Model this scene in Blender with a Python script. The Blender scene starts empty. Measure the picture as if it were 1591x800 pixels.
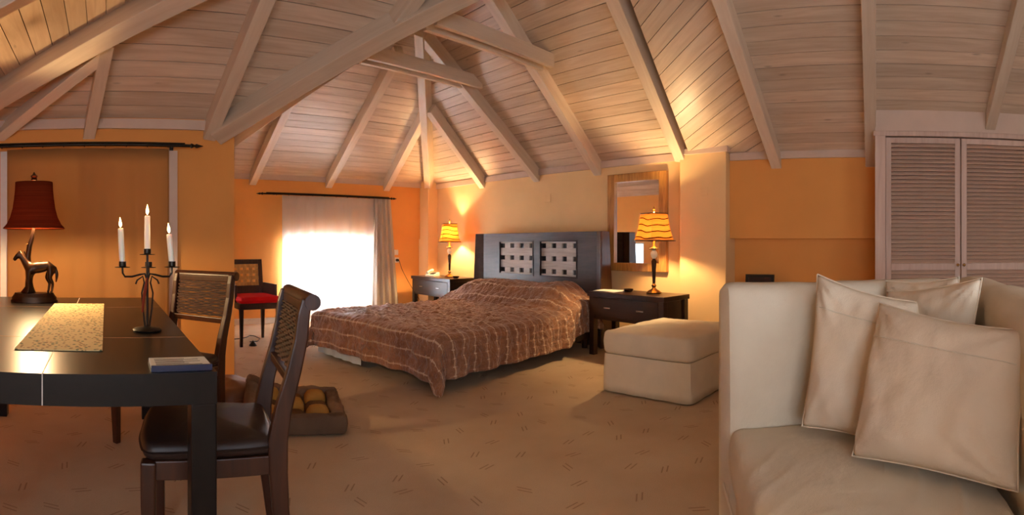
import bpy, bmesh, math, random
from mathutils import Vector, Matrix, noise
random.seed(4)
PI = math.pi
SC = bpy.context.scene
COL = SC.collection

# ------------------------------------------------------------------ camera
F, P, HZ, H = 830.0, 165.0, 380.0, 1.1          # cylinder radius in px, pixel column that looks along +Y, horizon row, eye height
cam = bpy.data.cameras.new('camera')
cam_ob = bpy.data.objects.new('camera', cam); COL.objects.link(cam_ob)
cam.type = 'PANO'; cam.panorama_type = 'CENTRAL_CYLINDRICAL'
cam.central_cylindrical_range_u_min = -795.5 / F
cam.central_cylindrical_range_u_max = 795.5 / F
cam.central_cylindrical_range_v_min = -(800 - HZ) / F
cam.central_cylindrical_range_v_max = HZ / F
cam.central_cylindrical_radius = 1.0
cam.clip_start = 0.02
cam_ob.location = (0, 0, H)
cam_ob.rotation_euler = (PI / 2, 0, -(795.5 - P) / F)
SC.camera = cam_ob

# ------------------------------------------------------------------ world, light, exposure
SC.view_settings.view_transform = 'Standard'
SC.view_settings.look = 'None'
SC.view_settings.gamma = 1.0
SC.view_settings.exposure = 0.40
w = bpy.data.worlds.new('sky'); SC.world = w; w.use_nodes = True
bg = w.node_tree.nodes['Background']
bg.inputs[0].default_value = (0.80, 0.90, 1.0, 1); bg.inputs[1].default_value = 4.0

def area(name, loc, rot, sx, sy, power, col):
    l = bpy.data.lights.new(name, 'AREA'); l.shape = 'RECTANGLE'; l.size = sx; l.size_y = sy
    l.energy = power; l.color = col
    o = bpy.data.objects.new(name, l); COL.objects.link(o); o.location = loc; o.rotation_euler = rot
    return o
# daylight arriving through the openings of the room
area('daylight_far_window', (3.15, 7.30, 0.72), (-PI / 2, 0, 0), 1.42, 0.98, 225, (0.80, 0.89, 1.0))
area('daylight_rear_window', (-0.3, -2.72, 1.35), (PI / 2, 0, 0), 1.9, 1.2, 20, (0.55, 0.72, 1.0))
area('daylight_west_window', (-1.37, -1.3, 1.3), (PI / 2, 0, -PI / 2), 1.5, 1.1, 25, (0.78, 0.87, 1.0))

def point(name, loc, power, col, r=0.03):
    l = bpy.data.lights.new(name, 'POINT'); l.energy = power; l.color = col; l.shadow_soft_size = r
    o = bpy.data.objects.new(name, l); COL.objects.link(o); o.location = loc
    return o
def ceiling_spot(name, loc, power, col, ang=2.6):
    l = bpy.data.lights.new(name, 'SPOT'); l.energy = power; l.color = col; l.shadow_soft_size = 0.08
    l.spot_size = ang; l.spot_blend = 0.8
    o = bpy.data.objects.new(name, l); COL.objects.link(o); o.location = loc
    return o
WARM = (1.0, 0.68, 0.33)

# ------------------------------------------------------------------ helpers
def az(px): return (px - P) / F
def tz(py): return (HZ - py) / F
def at(px, py, d): a = az(px); return Vector((d * math.sin(a), d * math.cos(a), H + d * tz(py)))
def onz(px, py, z): return at(px, py, (z - H) / tz(py))
def onplane(px, py, pl):                        # plane (c, a, b): z = c + a x + b y
    c, a_, b_ = pl; a = az(px); s, k = math.sin(a), math.cos(a)
    d = (c - H) / (tz(py) - a_ * s - b_ * k)
    return Vector((d * s, d * k, H + d * tz(py)))

def lin(c):
    f = lambda v: v / 12.92 if v <= 0.04045 else ((v + 0.055) / 1.055) ** 2.4
    return (f(c[0] / 255), f(c[1] / 255), f(c[2] / 255), 1)

class MB:
    def __init__(self, origin=(0, 0, 0)): self.v = []; self.f = []; self.o = Vector(origin)
    def add(self, vs, fs):
        n = len(self.v); self.v += [Vector(x) - self.o for x in vs]; self.f += [tuple(i + n for i in f) for f in fs]; return self
    def box(self, x0, x1, y0, y1, z0, z1, M=None):
        vs = [Vector((x, y, z)) for z in (z0, z1) for y in (y0, y1) for x in (x0, x1)]
        if M: vs = [M @ v for v in vs]
        return self.add(vs, [(0, 2, 3, 1), (4, 5, 7, 6), (0, 1, 5, 4), (2, 6, 7, 3), (0, 4, 6, 2), (1, 3, 7, 5)])
    def beam(self, p, q, w, h, up=(0, 0, 1)):    # p,q = centre of the lower face, h upward
        p, q, up = Vector(p), Vector(q), Vector(up); d = (q - p).normalized()
        s = d.cross(up).normalized() * (w / 2); u = s.cross(d).normalized() * h
        vs = [p - s, p + s, q + s, q - s, p - s + u, p + s + u, q + s + u, q - s + u]
        return self.add(vs, [(0, 3, 2, 1), (4, 5, 6, 7), (0, 1, 5, 4), (1, 2, 6, 5), (2, 3, 7, 6), (3, 0, 4, 7)])
    def tube(self, path, r, n=10, cap=True):
        path = [Vector(p) for p in path]; rs = r if isinstance(r, (list, tuple)) else [r] * len(path)
        rings = []; prev = None
        for i, p in enumerate(path):
            t = (path[min(i + 1, len(path) - 1)] - path[max(i - 1, 0)]).normalized()
            if prev is None:
                a = t.orthogonal().normalized()
            else:
                a = (prev - t * prev.dot(t)).normalized()
            prev = a; b = t.cross(a)
            rings.append([p + (a * math.cos(2 * PI * k / n) + b * math.sin(2 * PI * k / n)) * rs[i] for k in range(n)])
        vs = [v for rr in rings for v in rr]; fs = []
        for i in range(len(path) - 1):
            for k in range(n): fs.append((i * n + k, i * n + (k + 1) % n, (i + 1) * n + (k + 1) % n, (i + 1) * n + k))
        if cap: fs += [tuple(reversed(range(n))), tuple((len(path) - 1) * n + k for k in range(n))]
        return self.add(vs, fs)
    def lathe(self, prof, c=(0, 0, 0), n=28, sq=0.0, cap=False, sx=1, sy=1):   # prof = [(r,z)]
        c = Vector(c); vs = []; fs = []
        for r, z in prof:
            for k in range(n):
                a = 2 * PI * k / n
                m = 1.0
                if sq: m = (abs(math.cos(a)) ** (2 + sq) + abs(math.sin(a)) ** (2 + sq)) ** (-1 / (2 + sq))
                vs.append(c + Vector((r * m * math.cos(a) * sx, r * m * math.sin(a) * sy, z)))
        for i in range(len(prof) - 1):
            for k in range(n): fs.append((i * n + k, i * n + (k + 1) % n, (i + 1) * n + (k + 1) % n, (i + 1) * n + k))
        if cap: fs += [tuple(reversed(range(n))), tuple((len(prof) - 1) * n + k for k in range(n))]
        return self.add(vs, fs)
    def prism(self, pts, z0, z1):
        n = len(pts); vs = [Vector((p[0], p[1], z0)) for p in pts] + [Vector((p[0], p[1], z1)) for p in pts]
        return self.add(vs, [tuple(reversed(range(n))), tuple(range(n, 2 * n))] + [(i, (i + 1) % n, n + (i + 1) % n, n + i) for i in range(n)])
    def grid(self, fn, nu, nv, wrap=False):
        vs = [fn(i / nu, j / nv) for j in range(nv + 1) for i in range(nu + 1)]
        return self.add(vs, [(j * (nu + 1) + i, j * (nu + 1) + i + 1, (j + 1) * (nu + 1) + i + 1, (j + 1) * (nu + 1) + i) for j in range(nv) for i in range(nu)])
    def build(self, name, m, parent=None, smooth=False, bevel=0, seg=2, fix=True):
        me = bpy.data.meshes.new(name); me.from_pydata([tuple(v) for v in self.v], [], self.f); me.update()
        if fix:
            b = bmesh.new(); b.from_mesh(me); bmesh.ops.recalc_face_normals(b, faces=b.faces); b.to_mesh(me); b.free()
        o = bpy.data.objects.new(name, me); COL.objects.link(o); me.materials.append(m)
        if smooth:
            for p in me.polygons: p.use_smooth = True
            try: me.set_sharp_from_angle(angle=math.radians(42))
            except Exception: pass
        if bevel:
            md = o.modifiers.new('bevel', 'BEVEL'); md.width = bevel; md.segments = seg; md.limit_method = 'ANGLE'; md.angle_limit = math.radians(35)
        if parent is not None: o.parent = parent
        elif self.o.length > 0: o.location = self.o
        return o

def tag(o, label=None, cat=None, group=None, kind=None):
    if label: o['label'] = label
    if cat: o['category'] = cat
    if group: o['group'] = group
    if kind: o['kind'] = kind
    return o
def thing(name, label, cat, loc, rz=0, group=None):
    o = bpy.data.objects.new(name, None); COL.objects.link(o); o.location = loc; o.rotation_euler = (0, 0, rz)
    o.empty_display_size = 0.05
    return tag(o, label, cat, group)
def struct(name, mb, m, parent=None, **k):
    o = mb.build(name, m, parent, **k)
    if parent is None: o['kind'] = 'structure'
    return o
def children(o): return [c for c in bpy.data.objects if c.parent == o]
def copy_tree(o, parent=None):
    c = o.copy(); COL.objects.link(c); c.parent = parent
    for ch in children(o): copy_tree(ch, c)
    return c

# ------------------------------------------------------------------ materials
class N:
    def __init__(s, name):
        s.m = bpy.data.materials.new(name); s.m.use_nodes = True; s.nt = s.m.node_tree
        s.b = s.nt.nodes['Principled BSDF']; s.out = s.nt.nodes['Material Output']
    def n(s, t, **k):
        x = s.nt.nodes.new(t)
        for a, v in k.items():
            if a.startswith('i_'):
                key = a[2:]; key = int(key) if key.isdigit() else key.replace('_', ' ')
                x.inputs[key].default_value = v
            else: setattr(x, a, v)
        return x
    def l(s, a, b): s.nt.links.new(a, b)
    def math(s, op, a, b=None, c=None):
        x = s.n('ShaderNodeMath', operation=op)
        for i, v in enumerate((a, b, c)):
            if v is None: continue
            if isinstance(v, (int, float)): x.inputs[i].default_value = v
            else: s.l(v, x.inputs[i])
        return x.outputs[0]
    def ramp(s, fac, stops):
        r = s.n('ShaderNodeValToRGB'); el = r.color_ramp.elements
        while len(el) < len(stops): el.new(0.5)
        for e, (p, c) in zip(el, stops): e.position = p; e.color = c
        s.l(fac, r.inputs[0]); return r.outputs[0]
    def mix(s, fac, a, b, mode='MIX'):
        x = s.n('ShaderNodeMix', data_type='RGBA', blend_type=mode)
        for idx, v in ((0, fac), (6, a), (7, b)):
            if isinstance(v, (int, float)): x.inputs[idx].default_value = v
            elif isinstance(v, tuple): x.inputs[idx].default_value = v
            else: s.l(v, x.inputs[idx])
        return x.outputs[2]
    def coord(s, kind='Object', scale=(1, 1, 1), rot=(0, 0, 0)):
        t = s.n('ShaderNodeTexCoord'); m = s.n('ShaderNodeMapping'); m.inputs['Scale'].default_value = scale; m.inputs['Rotation'].default_value = rot
        s.l(t.outputs[kind], m.inputs[0]); return m.outputs[0]
    def noise(s, vec, scale, detail=4, rough=0.55, dist=0):
        x = s.n('ShaderNodeTexNoise'); x.inputs['Scale'].default_value = scale; x.inputs['Detail'].default_value = detail
        x.inputs['Roughness'].default_value = rough; x.inputs['Distortion'].default_value = dist; s.l(vec, x.inputs['Vector']); return x.outputs['Fac']
    def bump(s, h, strength=0.3, dist=0.01):
        x = s.n('ShaderNodeBump'); x.inputs['Strength'].default_value = strength; x.inputs['Distance'].default_value = dist
        s.l(h, x.inputs['Height']); s.l(x.outputs[0], s.b.inputs['Normal'])
    def set(s, **k):
        for a, v in k.items(): s.b.inputs[a.replace('_', ' ')].default_value = v
        return s

def simple(name, c, rough=0.5, metal=0.0, noise_amt=0.12, scale=30, bump=0.0, **k):
    m = N(name); v = m.coord(); f = m.noise(v, scale)
    c2 = tuple(max(0, x * (1 - noise_amt)) for x in c[:3]) + (1,)
    c3 = tuple(min(1, x * (1 + noise_amt)) for x in c[:3]) + (1,)
    m.l(m.ramp(f, [(0.3, c2), (0.7, c3)]), m.b.inputs['Base Color'])
    m.set(Roughness=rough, Metallic=metal, **k)
    if bump: m.bump(f, bump, 0.004)
    return m.m

def wood(name, c1, c2, rough=0.45, axis='X', scale=1.0, knots=False, bump=0.15, spec=0.5, rnd=True):
    m = N(name); sc = {'X': (1.2, 14, 14), 'Y': (14, 1.2, 14), 'Z': (14, 14, 1.2)}[axis]
    v = m.coord(scale=tuple(s * scale for s in sc))
    oi = m.n('ShaderNodeObjectInfo'); ad = m.n('ShaderNodeVectorMath', operation='MULTIPLY_ADD')
    m.l(v, ad.inputs[0]); ad.inputs[1].default_value = (1, 1, 1)
    cm = m.n('ShaderNodeCombineXYZ'); k = m.math('MULTIPLY', oi.outputs['Random'], 40.0)
    for i in range(3): m.l(k, cm.inputs[i])
    m.l(cm.outputs[0], ad.inputs[2])
    f = m.noise(ad.outputs[0], 2.2, 6, 0.6, 0.6)
    col = m.ramp(f, [(0.28, c1), (0.5, tuple((a + b) / 2 for a, b in zip(c1, c2))), (0.72, c2)])
    if rnd:
        br = m.math('MULTIPLY_ADD', oi.outputs['Random'], 0.22, 0.86)
        hs = m.n('ShaderNodeHueSaturation'); m.l(br, hs.inputs['Value']); m.l(col, hs.inputs['Color']); col = hs.outputs[0]
    if knots:
        kv = m.n('ShaderNodeVectorMath', operation='MULTIPLY_ADD'); m.l(m.coord(scale=tuple({'X': (2.2, 8, 8)}[axis])), kv.inputs[0])
        kv.inputs[1].default_value = (1, 1, 1); m.l(cm.outputs[0], kv.inputs[2])
        vo = m.n('ShaderNodeTexVoronoi'); vo.inputs['Scale'].default_value = 1.0; m.l(kv.outputs[0], vo.inputs['Vector'])
        kk = m.ramp(vo.outputs['Distance'], [(0.03, (1, 1, 1, 1)), (0.10, (0, 0, 0, 1))])
        col = m.mix(m.math('MULTIPLY', kk, 0.6), col, tuple(x * 0.45 for x in c1[:3]) + (1,))
    m.l(col, m.b.inputs['Base Color']); m.set(Roughness=rough); m.b.inputs['Specular IOR Level'].default_value = spec
    m.bump(f, bump, 0.003)
    return m.m

def paint(name, c):
    m = N(name); v = m.coord(); f = m.noise(v, 1.3, 3); g = m.noise(v, 90, 3)
    m.l(m.ramp(f, [(0.3, tuple(x * 0.94 for x in c[:3]) + (1,)), (0.7, tuple(min(1, x * 1.05) for x in c[:3]) + (1,))]), m.b.inputs['Base Color'])
    m.set(Roughness=0.75); m.b.inputs['Specular IOR Level'].default_value = 0.25; m.bump(g, 0.08, 0.002); return m.m

def cloth(name, c, rough=0.9, wv=350, var=0.08, bump=0.25):
    m = N(name); v = m.coord(); f = m.noise(v, 5, 4); wa = m.n('ShaderNodeTexWave', wave_type='BANDS', bands_direction='DIAGONAL'); wa.inputs['Scale'].default_value = wv; m.l(v, wa.inputs['Vector'])
    col = m.ramp(f, [(0.3, tuple(x * (1 - var) for x in c[:3]) + (1,)), (0.7, tuple(min(1, x * (1 + var)) for x in c[:3]) + (1,))])
    m.l(col, m.b.inputs['Base Color']); m.set(Roughness=rough); m.b.inputs['Specular IOR Level'].default_value = 0.15
    h = m.math('ADD', m.math('MULTIPLY', m.noise(v, 14, 3), 1.0), m.math('MULTIPLY', m.noise(v, wv, 2), 0.15))
    m.bump(h, bump, 0.01); return m.m

M = {}
M['orange'] = paint('wall_paint_orange', lin((232, 160, 84)))
M['cream'] = paint('wall_paint_cream', lin((236, 196, 140)))
M['plank'] = wood('limewashed_plank', lin((200, 170, 142)), lin((226, 202, 176)), 0.38, 'X', 0.7, knots=True, bump=0.04, spec=0.5)
M['beam'] = wood('limewashed_beam', lin((214, 188, 160)), lin((230, 208, 182)), 0.42, 'X', 0.6, knots=False, bump=0.05)
M['backing'] = simple('roof_lining', lin((96, 72, 54)), 0.9)
M['trimwood'] = simple('pale_trim', lin((212, 184, 162)), 0.5, noise_amt=0.05, scale=6)
M['louvre'] = wood('pink_lime_wood', lin((196, 162, 142)), lin((218, 188, 168)), 0.5, 'Z', 0.8)
M['slat'] = simple('pink_lime_slat', lin((212, 178, 154)), 0.5, noise_amt=0.04, scale=5)
M['white'] = simple('white_paint', lin((228, 222, 214)), 0.5, noise_amt=0.03)
M['dark'] = wood('espresso_wood', lin((34, 18, 12)), lin((58, 32, 20)), 0.3, 'Y', 0.8, bump=0.05)
M['headwood'] = wood('grey_brown_wood', lin((52, 42, 40)), lin((78, 64, 60)), 0.42, 'Y', 0.8, bump=0.05, rnd=False)
M['lattice'] = wood('pale_lattice', lin((170, 160, 150)), lin((205, 196, 186)), 0.55, 'Y', 1.0, bump=0.1)
M['table'] = wood('black_table', lin((12, 8, 8)), lin((22, 15, 13)), 0.3, 'Y', 0.6, bump=0.03, rnd=False, spec=0.3)
M['chairwood'] = wood('chair_wood', lin((46, 22, 11)), lin((74, 38, 20)), 0.36, 'Z', 1.0, bump=0.05, rnd=False)
M['reed'] = wood('reed', lin((38, 20, 11)), lin((92, 52, 26)), 0.7, 'X', 1.6, bump=0.3)
M['leather'] = simple('dark_leather', lin((40, 24, 18)), 0.5, noise_amt=0.15, scale=60, bump=0.1)
M['brownleather'] = simple('brown_leather', lin((112, 68, 40)), 0.5, noise_amt=0.15, scale=8, bump=0.1)
M['gold'] = wood('gold_frame_wood', lin((150, 98, 44)), lin((206, 150, 78)), 0.35, 'Z', 1.4, bump=0.1, rnd=False)
M['mirror'] = N('mirror_glass').set(Base_Color=(0.92, 0.93, 0.93, 1), Metallic=1.0, Roughness=0.02).m
M['rod'] = simple('dark_metal', lin((48, 42, 34)), 0.4, 0.7)
M['iron'] = simple('wrought_iron', lin((52, 46, 40)), 0.4, 0.8)
M['bronze'] = simple('bronze', lin((62, 42, 27)), 0.36, 0.8, 0.35, 25)
M['brass'] = simple('aged_brass', lin((176, 140, 84)), 0.25, 0.9, 0.2, 40)
M['chrome'] = simple('steel', lin((190, 190, 188)), 0.25, 1.0, 0.05)
M['wax'] = N('candle_wax').set(Base_Color=lin((250, 238, 220)), Roughness=0.4, Subsurface_Weight=0.3).m
M['black'] = simple('black_plastic', lin((16, 15, 15)), 0.4)
M['blueblack'] = simple('notebook_cover', lin((20, 26, 60)), 0.35)
M['paper'] = simple('paper', lin((226, 222, 210)), 0.8, noise_amt=0.04)
M['plastic'] = simple('white_plastic', lin((226, 220, 208)), 0.35, noise_amt=0.03)
M['red'] = cloth('red_cushion_fabric', lin((196, 22, 26)), 0.7, bump=0.1)
M['sofa'] = cloth('cream_sofa_fabric', lin((222, 208, 184)), 0.9, 300, 0.05, 0.5)
M['pillow'] = cloth('cream_pillow_fabric', lin((226, 208, 182)), 0.9, 300, 0.05, 0.5)
M['floorcush'] = cloth('taupe_cushion_fabric', lin((112, 88, 70)), 0.95, 200, 0.2, 0.5)
M['mustard'] = cloth('mustard_tuft_fabric', lin((176, 130, 62)), 0.95, 200, 0.15, 0.5)
M['mustard2'] = cloth('brown_tuft_fabric', lin((104, 76, 48)), 0.95, 200, 0.15, 0.5)
M['drape'] = cloth('beige_drape_fabric', lin((190, 176, 160)), 0.9, 200, 0.04, 0.1)
M['sheet'] = cloth('pale_blue_sheet', lin((200, 214, 222)), 0.9)
M['tassel'] = cloth('rust_tassel', lin((130, 50, 30)), 0.9)
def emis(name, c, s):
    m = N(name); m.set(Base_Color=c, Emission_Color=c, Emission_Strength=s); return m.m
M['flame'] = emis('candle_flame', (1.0, 0.62, 0.22, 1), 22)
M['bulb'] = emis('bulb_glow', (1.0, 0.72, 0.38, 1), 12)

def glass():
    m = N('window_glass'); m.set(Base_Color=(1, 1, 1, 1), Roughness=0.0, Transmission_Weight=1.0, IOR=1.02)
    return m.m
M['glass'] = glass()
def sheer(name, c, tr):
    m = N(name); nt = m.nt
    t = m.n('ShaderNodeBsdfTransparent'); tl = m.n('ShaderNodeBsdfTranslucent'); df = m.n('ShaderNodeBsdfDiffuse')
    tl.inputs[0].default_value = c; df.inputs[0].default_value = c
    a = m.n('ShaderNodeMixShader'); a.inputs[0].default_value = 0.45; m.l(df.outputs[0], a.inputs[1]); m.l(tl.outputs[0], a.inputs[2])
    b = m.n('ShaderNodeMixShader'); b.inputs[0].default_value = tr; m.l(a.outputs[0], b.inputs[1]); m.l(t.outputs[0], b.inputs[2])
    m.l(b.outputs[0], m.out.inputs[0]); return m.m
M['sheer'] = sheer('white_sheer', (0.86, 0.84, 0.82, 1), 0.32)
M['curtain'] = sheer('tan_curtain', lin((196, 146, 92)), 0.0)

def shade_mat(name, c, band, dark, tl_amt):
    m = N(name); v = m.coord('Object')
    sp = m.n('ShaderNodeSeparateXYZ'); m.l(v, sp.inputs[0])
    an = m.math('ARCTAN2', sp.outputs[1], sp.outputs[0])
    wob = m.math('ADD', m.math('MULTIPLY', m.math('SINE', m.math('MULTIPLY_ADD', an, 1.0, 0.8)), 0.014), m.math('MULTIPLY', m.math('SINE', m.math('MULTIPLY', an, 4.0)), 0.006))
    zz = m.math('ADD', sp.outputs[2], wob)
    fr = m.math('FRACT', m.math('DIVIDE', zz, band if band else 1.0))
    msk = m.math('LESS_THAN', fr, m.math('MULTIPLY_ADD', m.noise(m.coord(), 9, 1), 0.16, 0.08)) if band else None
    fine = m.noise(m.coord('Object', (1, 1, 60)), 3, 2)
    base = m.ramp(fine, [(0.35, tuple(x * 0.75 for x in c[:3]) + (1,)), (0.65, c)])
    col = m.mix(msk, base, dark) if band else base
    df = m.n('ShaderNodeBsdfDiffuse'); tl = m.n('ShaderNodeBsdfTranslucent'); m.l(col, df.inputs[0]); m.l(col, tl.inputs[0])
    a = m.n('ShaderNodeMixShader'); a.inputs[0].default_value = tl_amt; m.l(df.outputs[0], a.inputs[1]); m.l(tl.outputs[0], a.inputs[2])
    m.l(a.outputs[0], m.out.inputs[0]); return m.m
M['shade'] = shade_mat('striped_shade', lin((226, 172, 98)), 0.060, lin((52, 24, 12)), 0.42)
M['redshade'] = shade_mat('rust_shade', lin((116, 44, 22)), 0, lin((70, 34, 16)), 0.12)

def carpet():
    m = N('beige_carpet'); t = m.n('ShaderNodeTexCoord')
    vo = m.n('ShaderNodeTexVoronoi', voronoi_dimensions='2D'); vo.inputs['Scale'].default_value = 4.2; vo.inputs['Randomness'].default_value = 0.55
    m.l(t.outputs['Object'], vo.inputs['Vector'])
    sc = m.n('ShaderNodeVectorMath', operation='SCALE'); sc.inputs['Scale'].default_value = 4.2; m.l(t.outputs['Object'], sc.inputs[0])
    # Position output is in texture space divided by the scale
    d = m.n('ShaderNodeVectorMath', operation='SUBTRACT'); m.l(t.outputs['Object'], d.inputs[0]); m.l(vo.outputs['Position'], d.inputs[1])
    cs = m.n('ShaderNodeSeparateColor'); m.l(vo.outputs['Color'], cs.inputs[0])
    rot = m.n('ShaderNodeVectorRotate', rotation_type='Z_AXIS'); m.l(d.outputs[0], rot.inputs['Vector']); m.l(m.math('MULTIPLY', cs.outputs[0], 6.28), rot.inputs['Angle'])
    s = m.n('ShaderNodeSeparateXYZ'); m.l(rot.outputs[0], s.inputs[0])
    ax = m.math('ABSOLUTE', m.math('ADD', s.outputs[0], m.math('MULTIPLY', s.outputs[1], 0.6)))
    inx = m.math('LESS_THAN', ax, 0.036)
    l1 = m.math('LESS_THAN', m.math('ABSOLUTE', m.math('SUBTRACT', s.outputs[1], 0.012)), 0.0034)
    l2 = m.math('LESS_THAN', m.math('ABSOLUTE', m.math('ADD', s.outputs[1], 0.012)), 0.0034)
    mk = m.math('MULTIPLY', inx, m.math('MAXIMUM', l1, l2))
    v = m.coord(); n1 = m.noise(v, 2.0, 3); n2 = m.noise(v, 260, 2)
    base = m.ramp(n1, [(0.3, lin((192, 166, 136))), (0.7, lin((206, 182, 152)))])
    base = m.mix(m.math('MULTIPLY', m.math('SUBTRACT', n2, 0.5), 0.5), base, lin((120, 92, 66)))
    col = m.mix(m.math('MULTIPLY', mk, 0.5), base, lin((110, 76, 50)))
    m.l(col, m.b.inputs['Base Color']); m.set(Roughness=0.95); m.b.inputs['Specular IOR Level'].default_value = 0.1
    h = m.math('SUBTRACT', n2, m.math('MULTIPLY', mk, 1.2)); m.bump(h, 0.5, 0.006)
    return m.m
M['carpet'] = carpet()

def runner_mat():
    m = N('leaf_print_runner'); v = m.coord(); vo = m.n('ShaderNodeTexVoronoi'); vo.inputs['Scale'].default_value = 42; m.l(m.coord(scale=(1.6, 1, 1)), vo.inputs['Vector'])
    mk = m.ramp(vo.outputs['Distance'], [(0.30, (1, 1, 1, 1)), (0.42, (0, 0, 0, 1))])
    cs = m.n('ShaderNodeSeparateColor'); m.l(vo.outputs['Color'], cs.inputs[0])
    leaf = m.mix(m.math('GREATER_THAN', cs.outputs[0], 0.55), lin((150, 110, 70)), lin((96, 96, 62)))
    m.l(m.mix(mk, lin((214, 186, 130)), leaf), m.b.inputs['Base Color']); m.set(Roughness=0.85); return m.m
M['runner'] = runner_mat()

def quilt_mat():
    m = N('striped_quilt'); t = m.n('ShaderNodeTexCoord'); s = m.n('ShaderNodeSeparateXYZ'); m.l(t.outputs['UV'], s.inputs[0])
    ft = m.math('FRACT', m.math('DIVIDE', m.math('ADD', s.outputs[1], 5.0), 0.125))
    st = m.math('LESS_THAN', m.math('ABSOLUTE', m.math('SUBTRACT', ft, 0.5)), 0.045)
    fs = m.math('FRACT', m.math('DIVIDE', m.math('ADD', s.outputs[0], 5.0), 0.062))
    cr = m.math('LESS_THAN', m.math('ABSOLUTE', m.math('SUBTRACT', fs, 0.5)), 0.06)
    dots = m.math('MULTIPLY', cr, m.math('LESS_THAN', m.math('ABSOLUTE', m.math('SUBTRACT', ft, 0.5)), 0.10))
    v = m.coord(); n1 = m.noise(v, 9, 4); n2 = m.noise(v, 60, 3)
    base = m.ramp(n1, [(0.3, lin((124, 78, 50))), (0.7, lin((158, 108, 72)))])
    base = m.mix(m.math('MULTIPLY', cr, 0.25), base, lin((176, 120, 90)))
    col = m.mix(m.math('MULTIPLY', st, 0.8), base, lin((206, 176, 146)))
    col = m.mix(m.math('MULTIPLY', dots, 0.8), col, lin((226, 204, 180)))
    m.l(col, m.b.inputs['Base Color']); m.set(Roughness=0.42, Sheen_Weight=0.3); m.b.inputs['Specular IOR Level'].default_value = 0.55
    h = m.math('ADD', m.math('MULTIPLY', m.noise(v, 26, 3), 1.0), m.math('MULTIPLY', n2, 0.25)); m.bump(h, 0.9, 0.03)
    return m.m
M['quilt'] = quilt_mat()

def art():
    m = N('dark_red_painting'); v = m.coord(); f = m.noise(v, 7, 3)
    m.l(m.ramp(f, [(0.35, lin((18, 16, 16))), (0.55, lin((60, 22, 14))), (0.7, lin((120, 36, 20)))]), m.b.inputs['Base Color']); m.set(Roughness=0.4); return m.m
M['art'] = art()

# ------------------------------------------------------------------ room shell
XB, WY, PY, XL, XW = 4.9, 7.12, 4.09, 1.0, -1.4
aR = (1375 - P) / F; nR = Vector((math.sin(aR), math.cos(aR))); tR = Vector((math.cos(aR), -math.sin(aR)))
D1, D2, D3 = 5.05, 5.18, 4.573
YC = 2.36
plB = (2.05 + 0.62 * XB, -0.62, 0.0)
plW = (2.05 + 0.45 * WY, 0.0, -0.45)
plL = (2.05 - 0.72 * XL, 0.72, 0.0)
plT = (2.07 + 0.75 * PY, 0.0, -0.75)
plLL = (2.07 - 0.36 * XW, 0.36, 0.0)
plR = (1.985 + 0.6 * D1, -0.6 * nR.x, -0.6 * nR.y)
def rpt(d, s, z=0): v = nR * d + tR * s; return Vector((v.x, v.y, z))

fl = MB().box(-1.6, 6.2, -3.0, 7.4, -0.05, 0)
struct('floor', fl, M['carpet'])

def wall(name, p, q, th, z0, z1, m, holes=()):   # wall from p to q (plan), thickness to the left of p->q; holes (s0,s1,z0,z1)
    p, q = Vector(p), Vector(q); L = (q - p).length; d = (q - p) / L; n = Vector((-d.y, d.x)) * th
    mb = MB()
    def blk(s0, s1, a, b):
        if s1 - s0 < 1e-4 or b - a < 1e-4: return
        A, B = p + d * s0, p + d * s1
        mb.prism([A, B, B + n, A + n], a, b)
    s = 0
    for (a, b, c, e) in sorted(holes):
        blk(s, a, z0, z1); blk(a, b, z0, c); blk(a, b, e, z1); s = b
    blk(s, L, z0, z1)
    return struct(name, mb, m)

wall('wall_far', (XL, WY), (XB, WY), 0.2, 0, 2.35, M['orange'], [(1.45, 2.87, 0.22, 1.19)])
wall('wall_far_upper', (XL, WY), (XB - 0.18, WY), -0.03, 1.19, 2.0, M['orange'], [(1.45, 2.87, 1.189, 1.19)])
wall('wall_right', (XB, WY + .2), (XB, 2.1), 0.2, 0, 2.35, M['cream'])
wall('wall_left', (XL, PY + .2), (XL, WY), 0.15, 0, 2.35, M['orange'], [(1.25, 2.15, 0.62, 1.14)])
wall('wall_partition', (XW - .2, PY), (XL, PY), 0.2, 0, 2.35, M['orange'], [(0.83, 2.08, 0.0, 1.80)])
wall('wall_west', (XW, -3.0), (XW, PY), 0.2, 0, 2.35, M['orange'], [(0.9, 2.5, 0.72, 1.88)])
wall('wall_rear', (5.6, -2.75), (XW - .2, -2.75), 0.2, 0, 4.6, M['cream'], [(4.85, 6.95, 0.7, 2.0)])
# post in the far corner, square pier, alcove
struct('wall_corner_post', MB().box(4.72, XB, 6.86, WY, 0, 2.25), M['cream'])
PX0, PX1, PY0, PY1 = 4.75, XB, 2.07, 2.577
struct('wall_pier', MB().box(PX0, XB + .2, PY0, PY1, 0, 2.3), M['cream'], bevel=0.006)
struct('trim_1', MB().box(PX0 - .025, XB, PY0 - .025, PY1, 2.0, 2.06), M['trimwood'], bevel=0.004)
s_p = -(PY0 - D1 * nR.y) / 0.9936
def rwall(name, d, s0, s1, th, z0, z1, m, **k):
    mb = MB().prism([rpt(d, s0), rpt(d, s1), rpt(d + th, s1), rpt(d + th, s0)], z0, z1); return struct(name, mb, m, **k)
rwall('wall_alcove', D1, -1.75, 0.3, 0.3, 1.16, 2.2, M['orange'])
rwall('wall_niche', D2, -1.75, 0.3, 0.2, 0, 1.16, M['orange'])
rwall('wall_east', D1, 0.3, 4.6, 0.2, 0, 2.2, M['orange'])
rwall('trim_2', D1 - 0.03, -1.50, -0.11, 0.03, 1.925, 1.995, M['trimwood'])
struct('trim_3', MB().box(XL, XB, WY - .055, WY, 2.0, 2.075), M['trimwood'])
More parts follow.
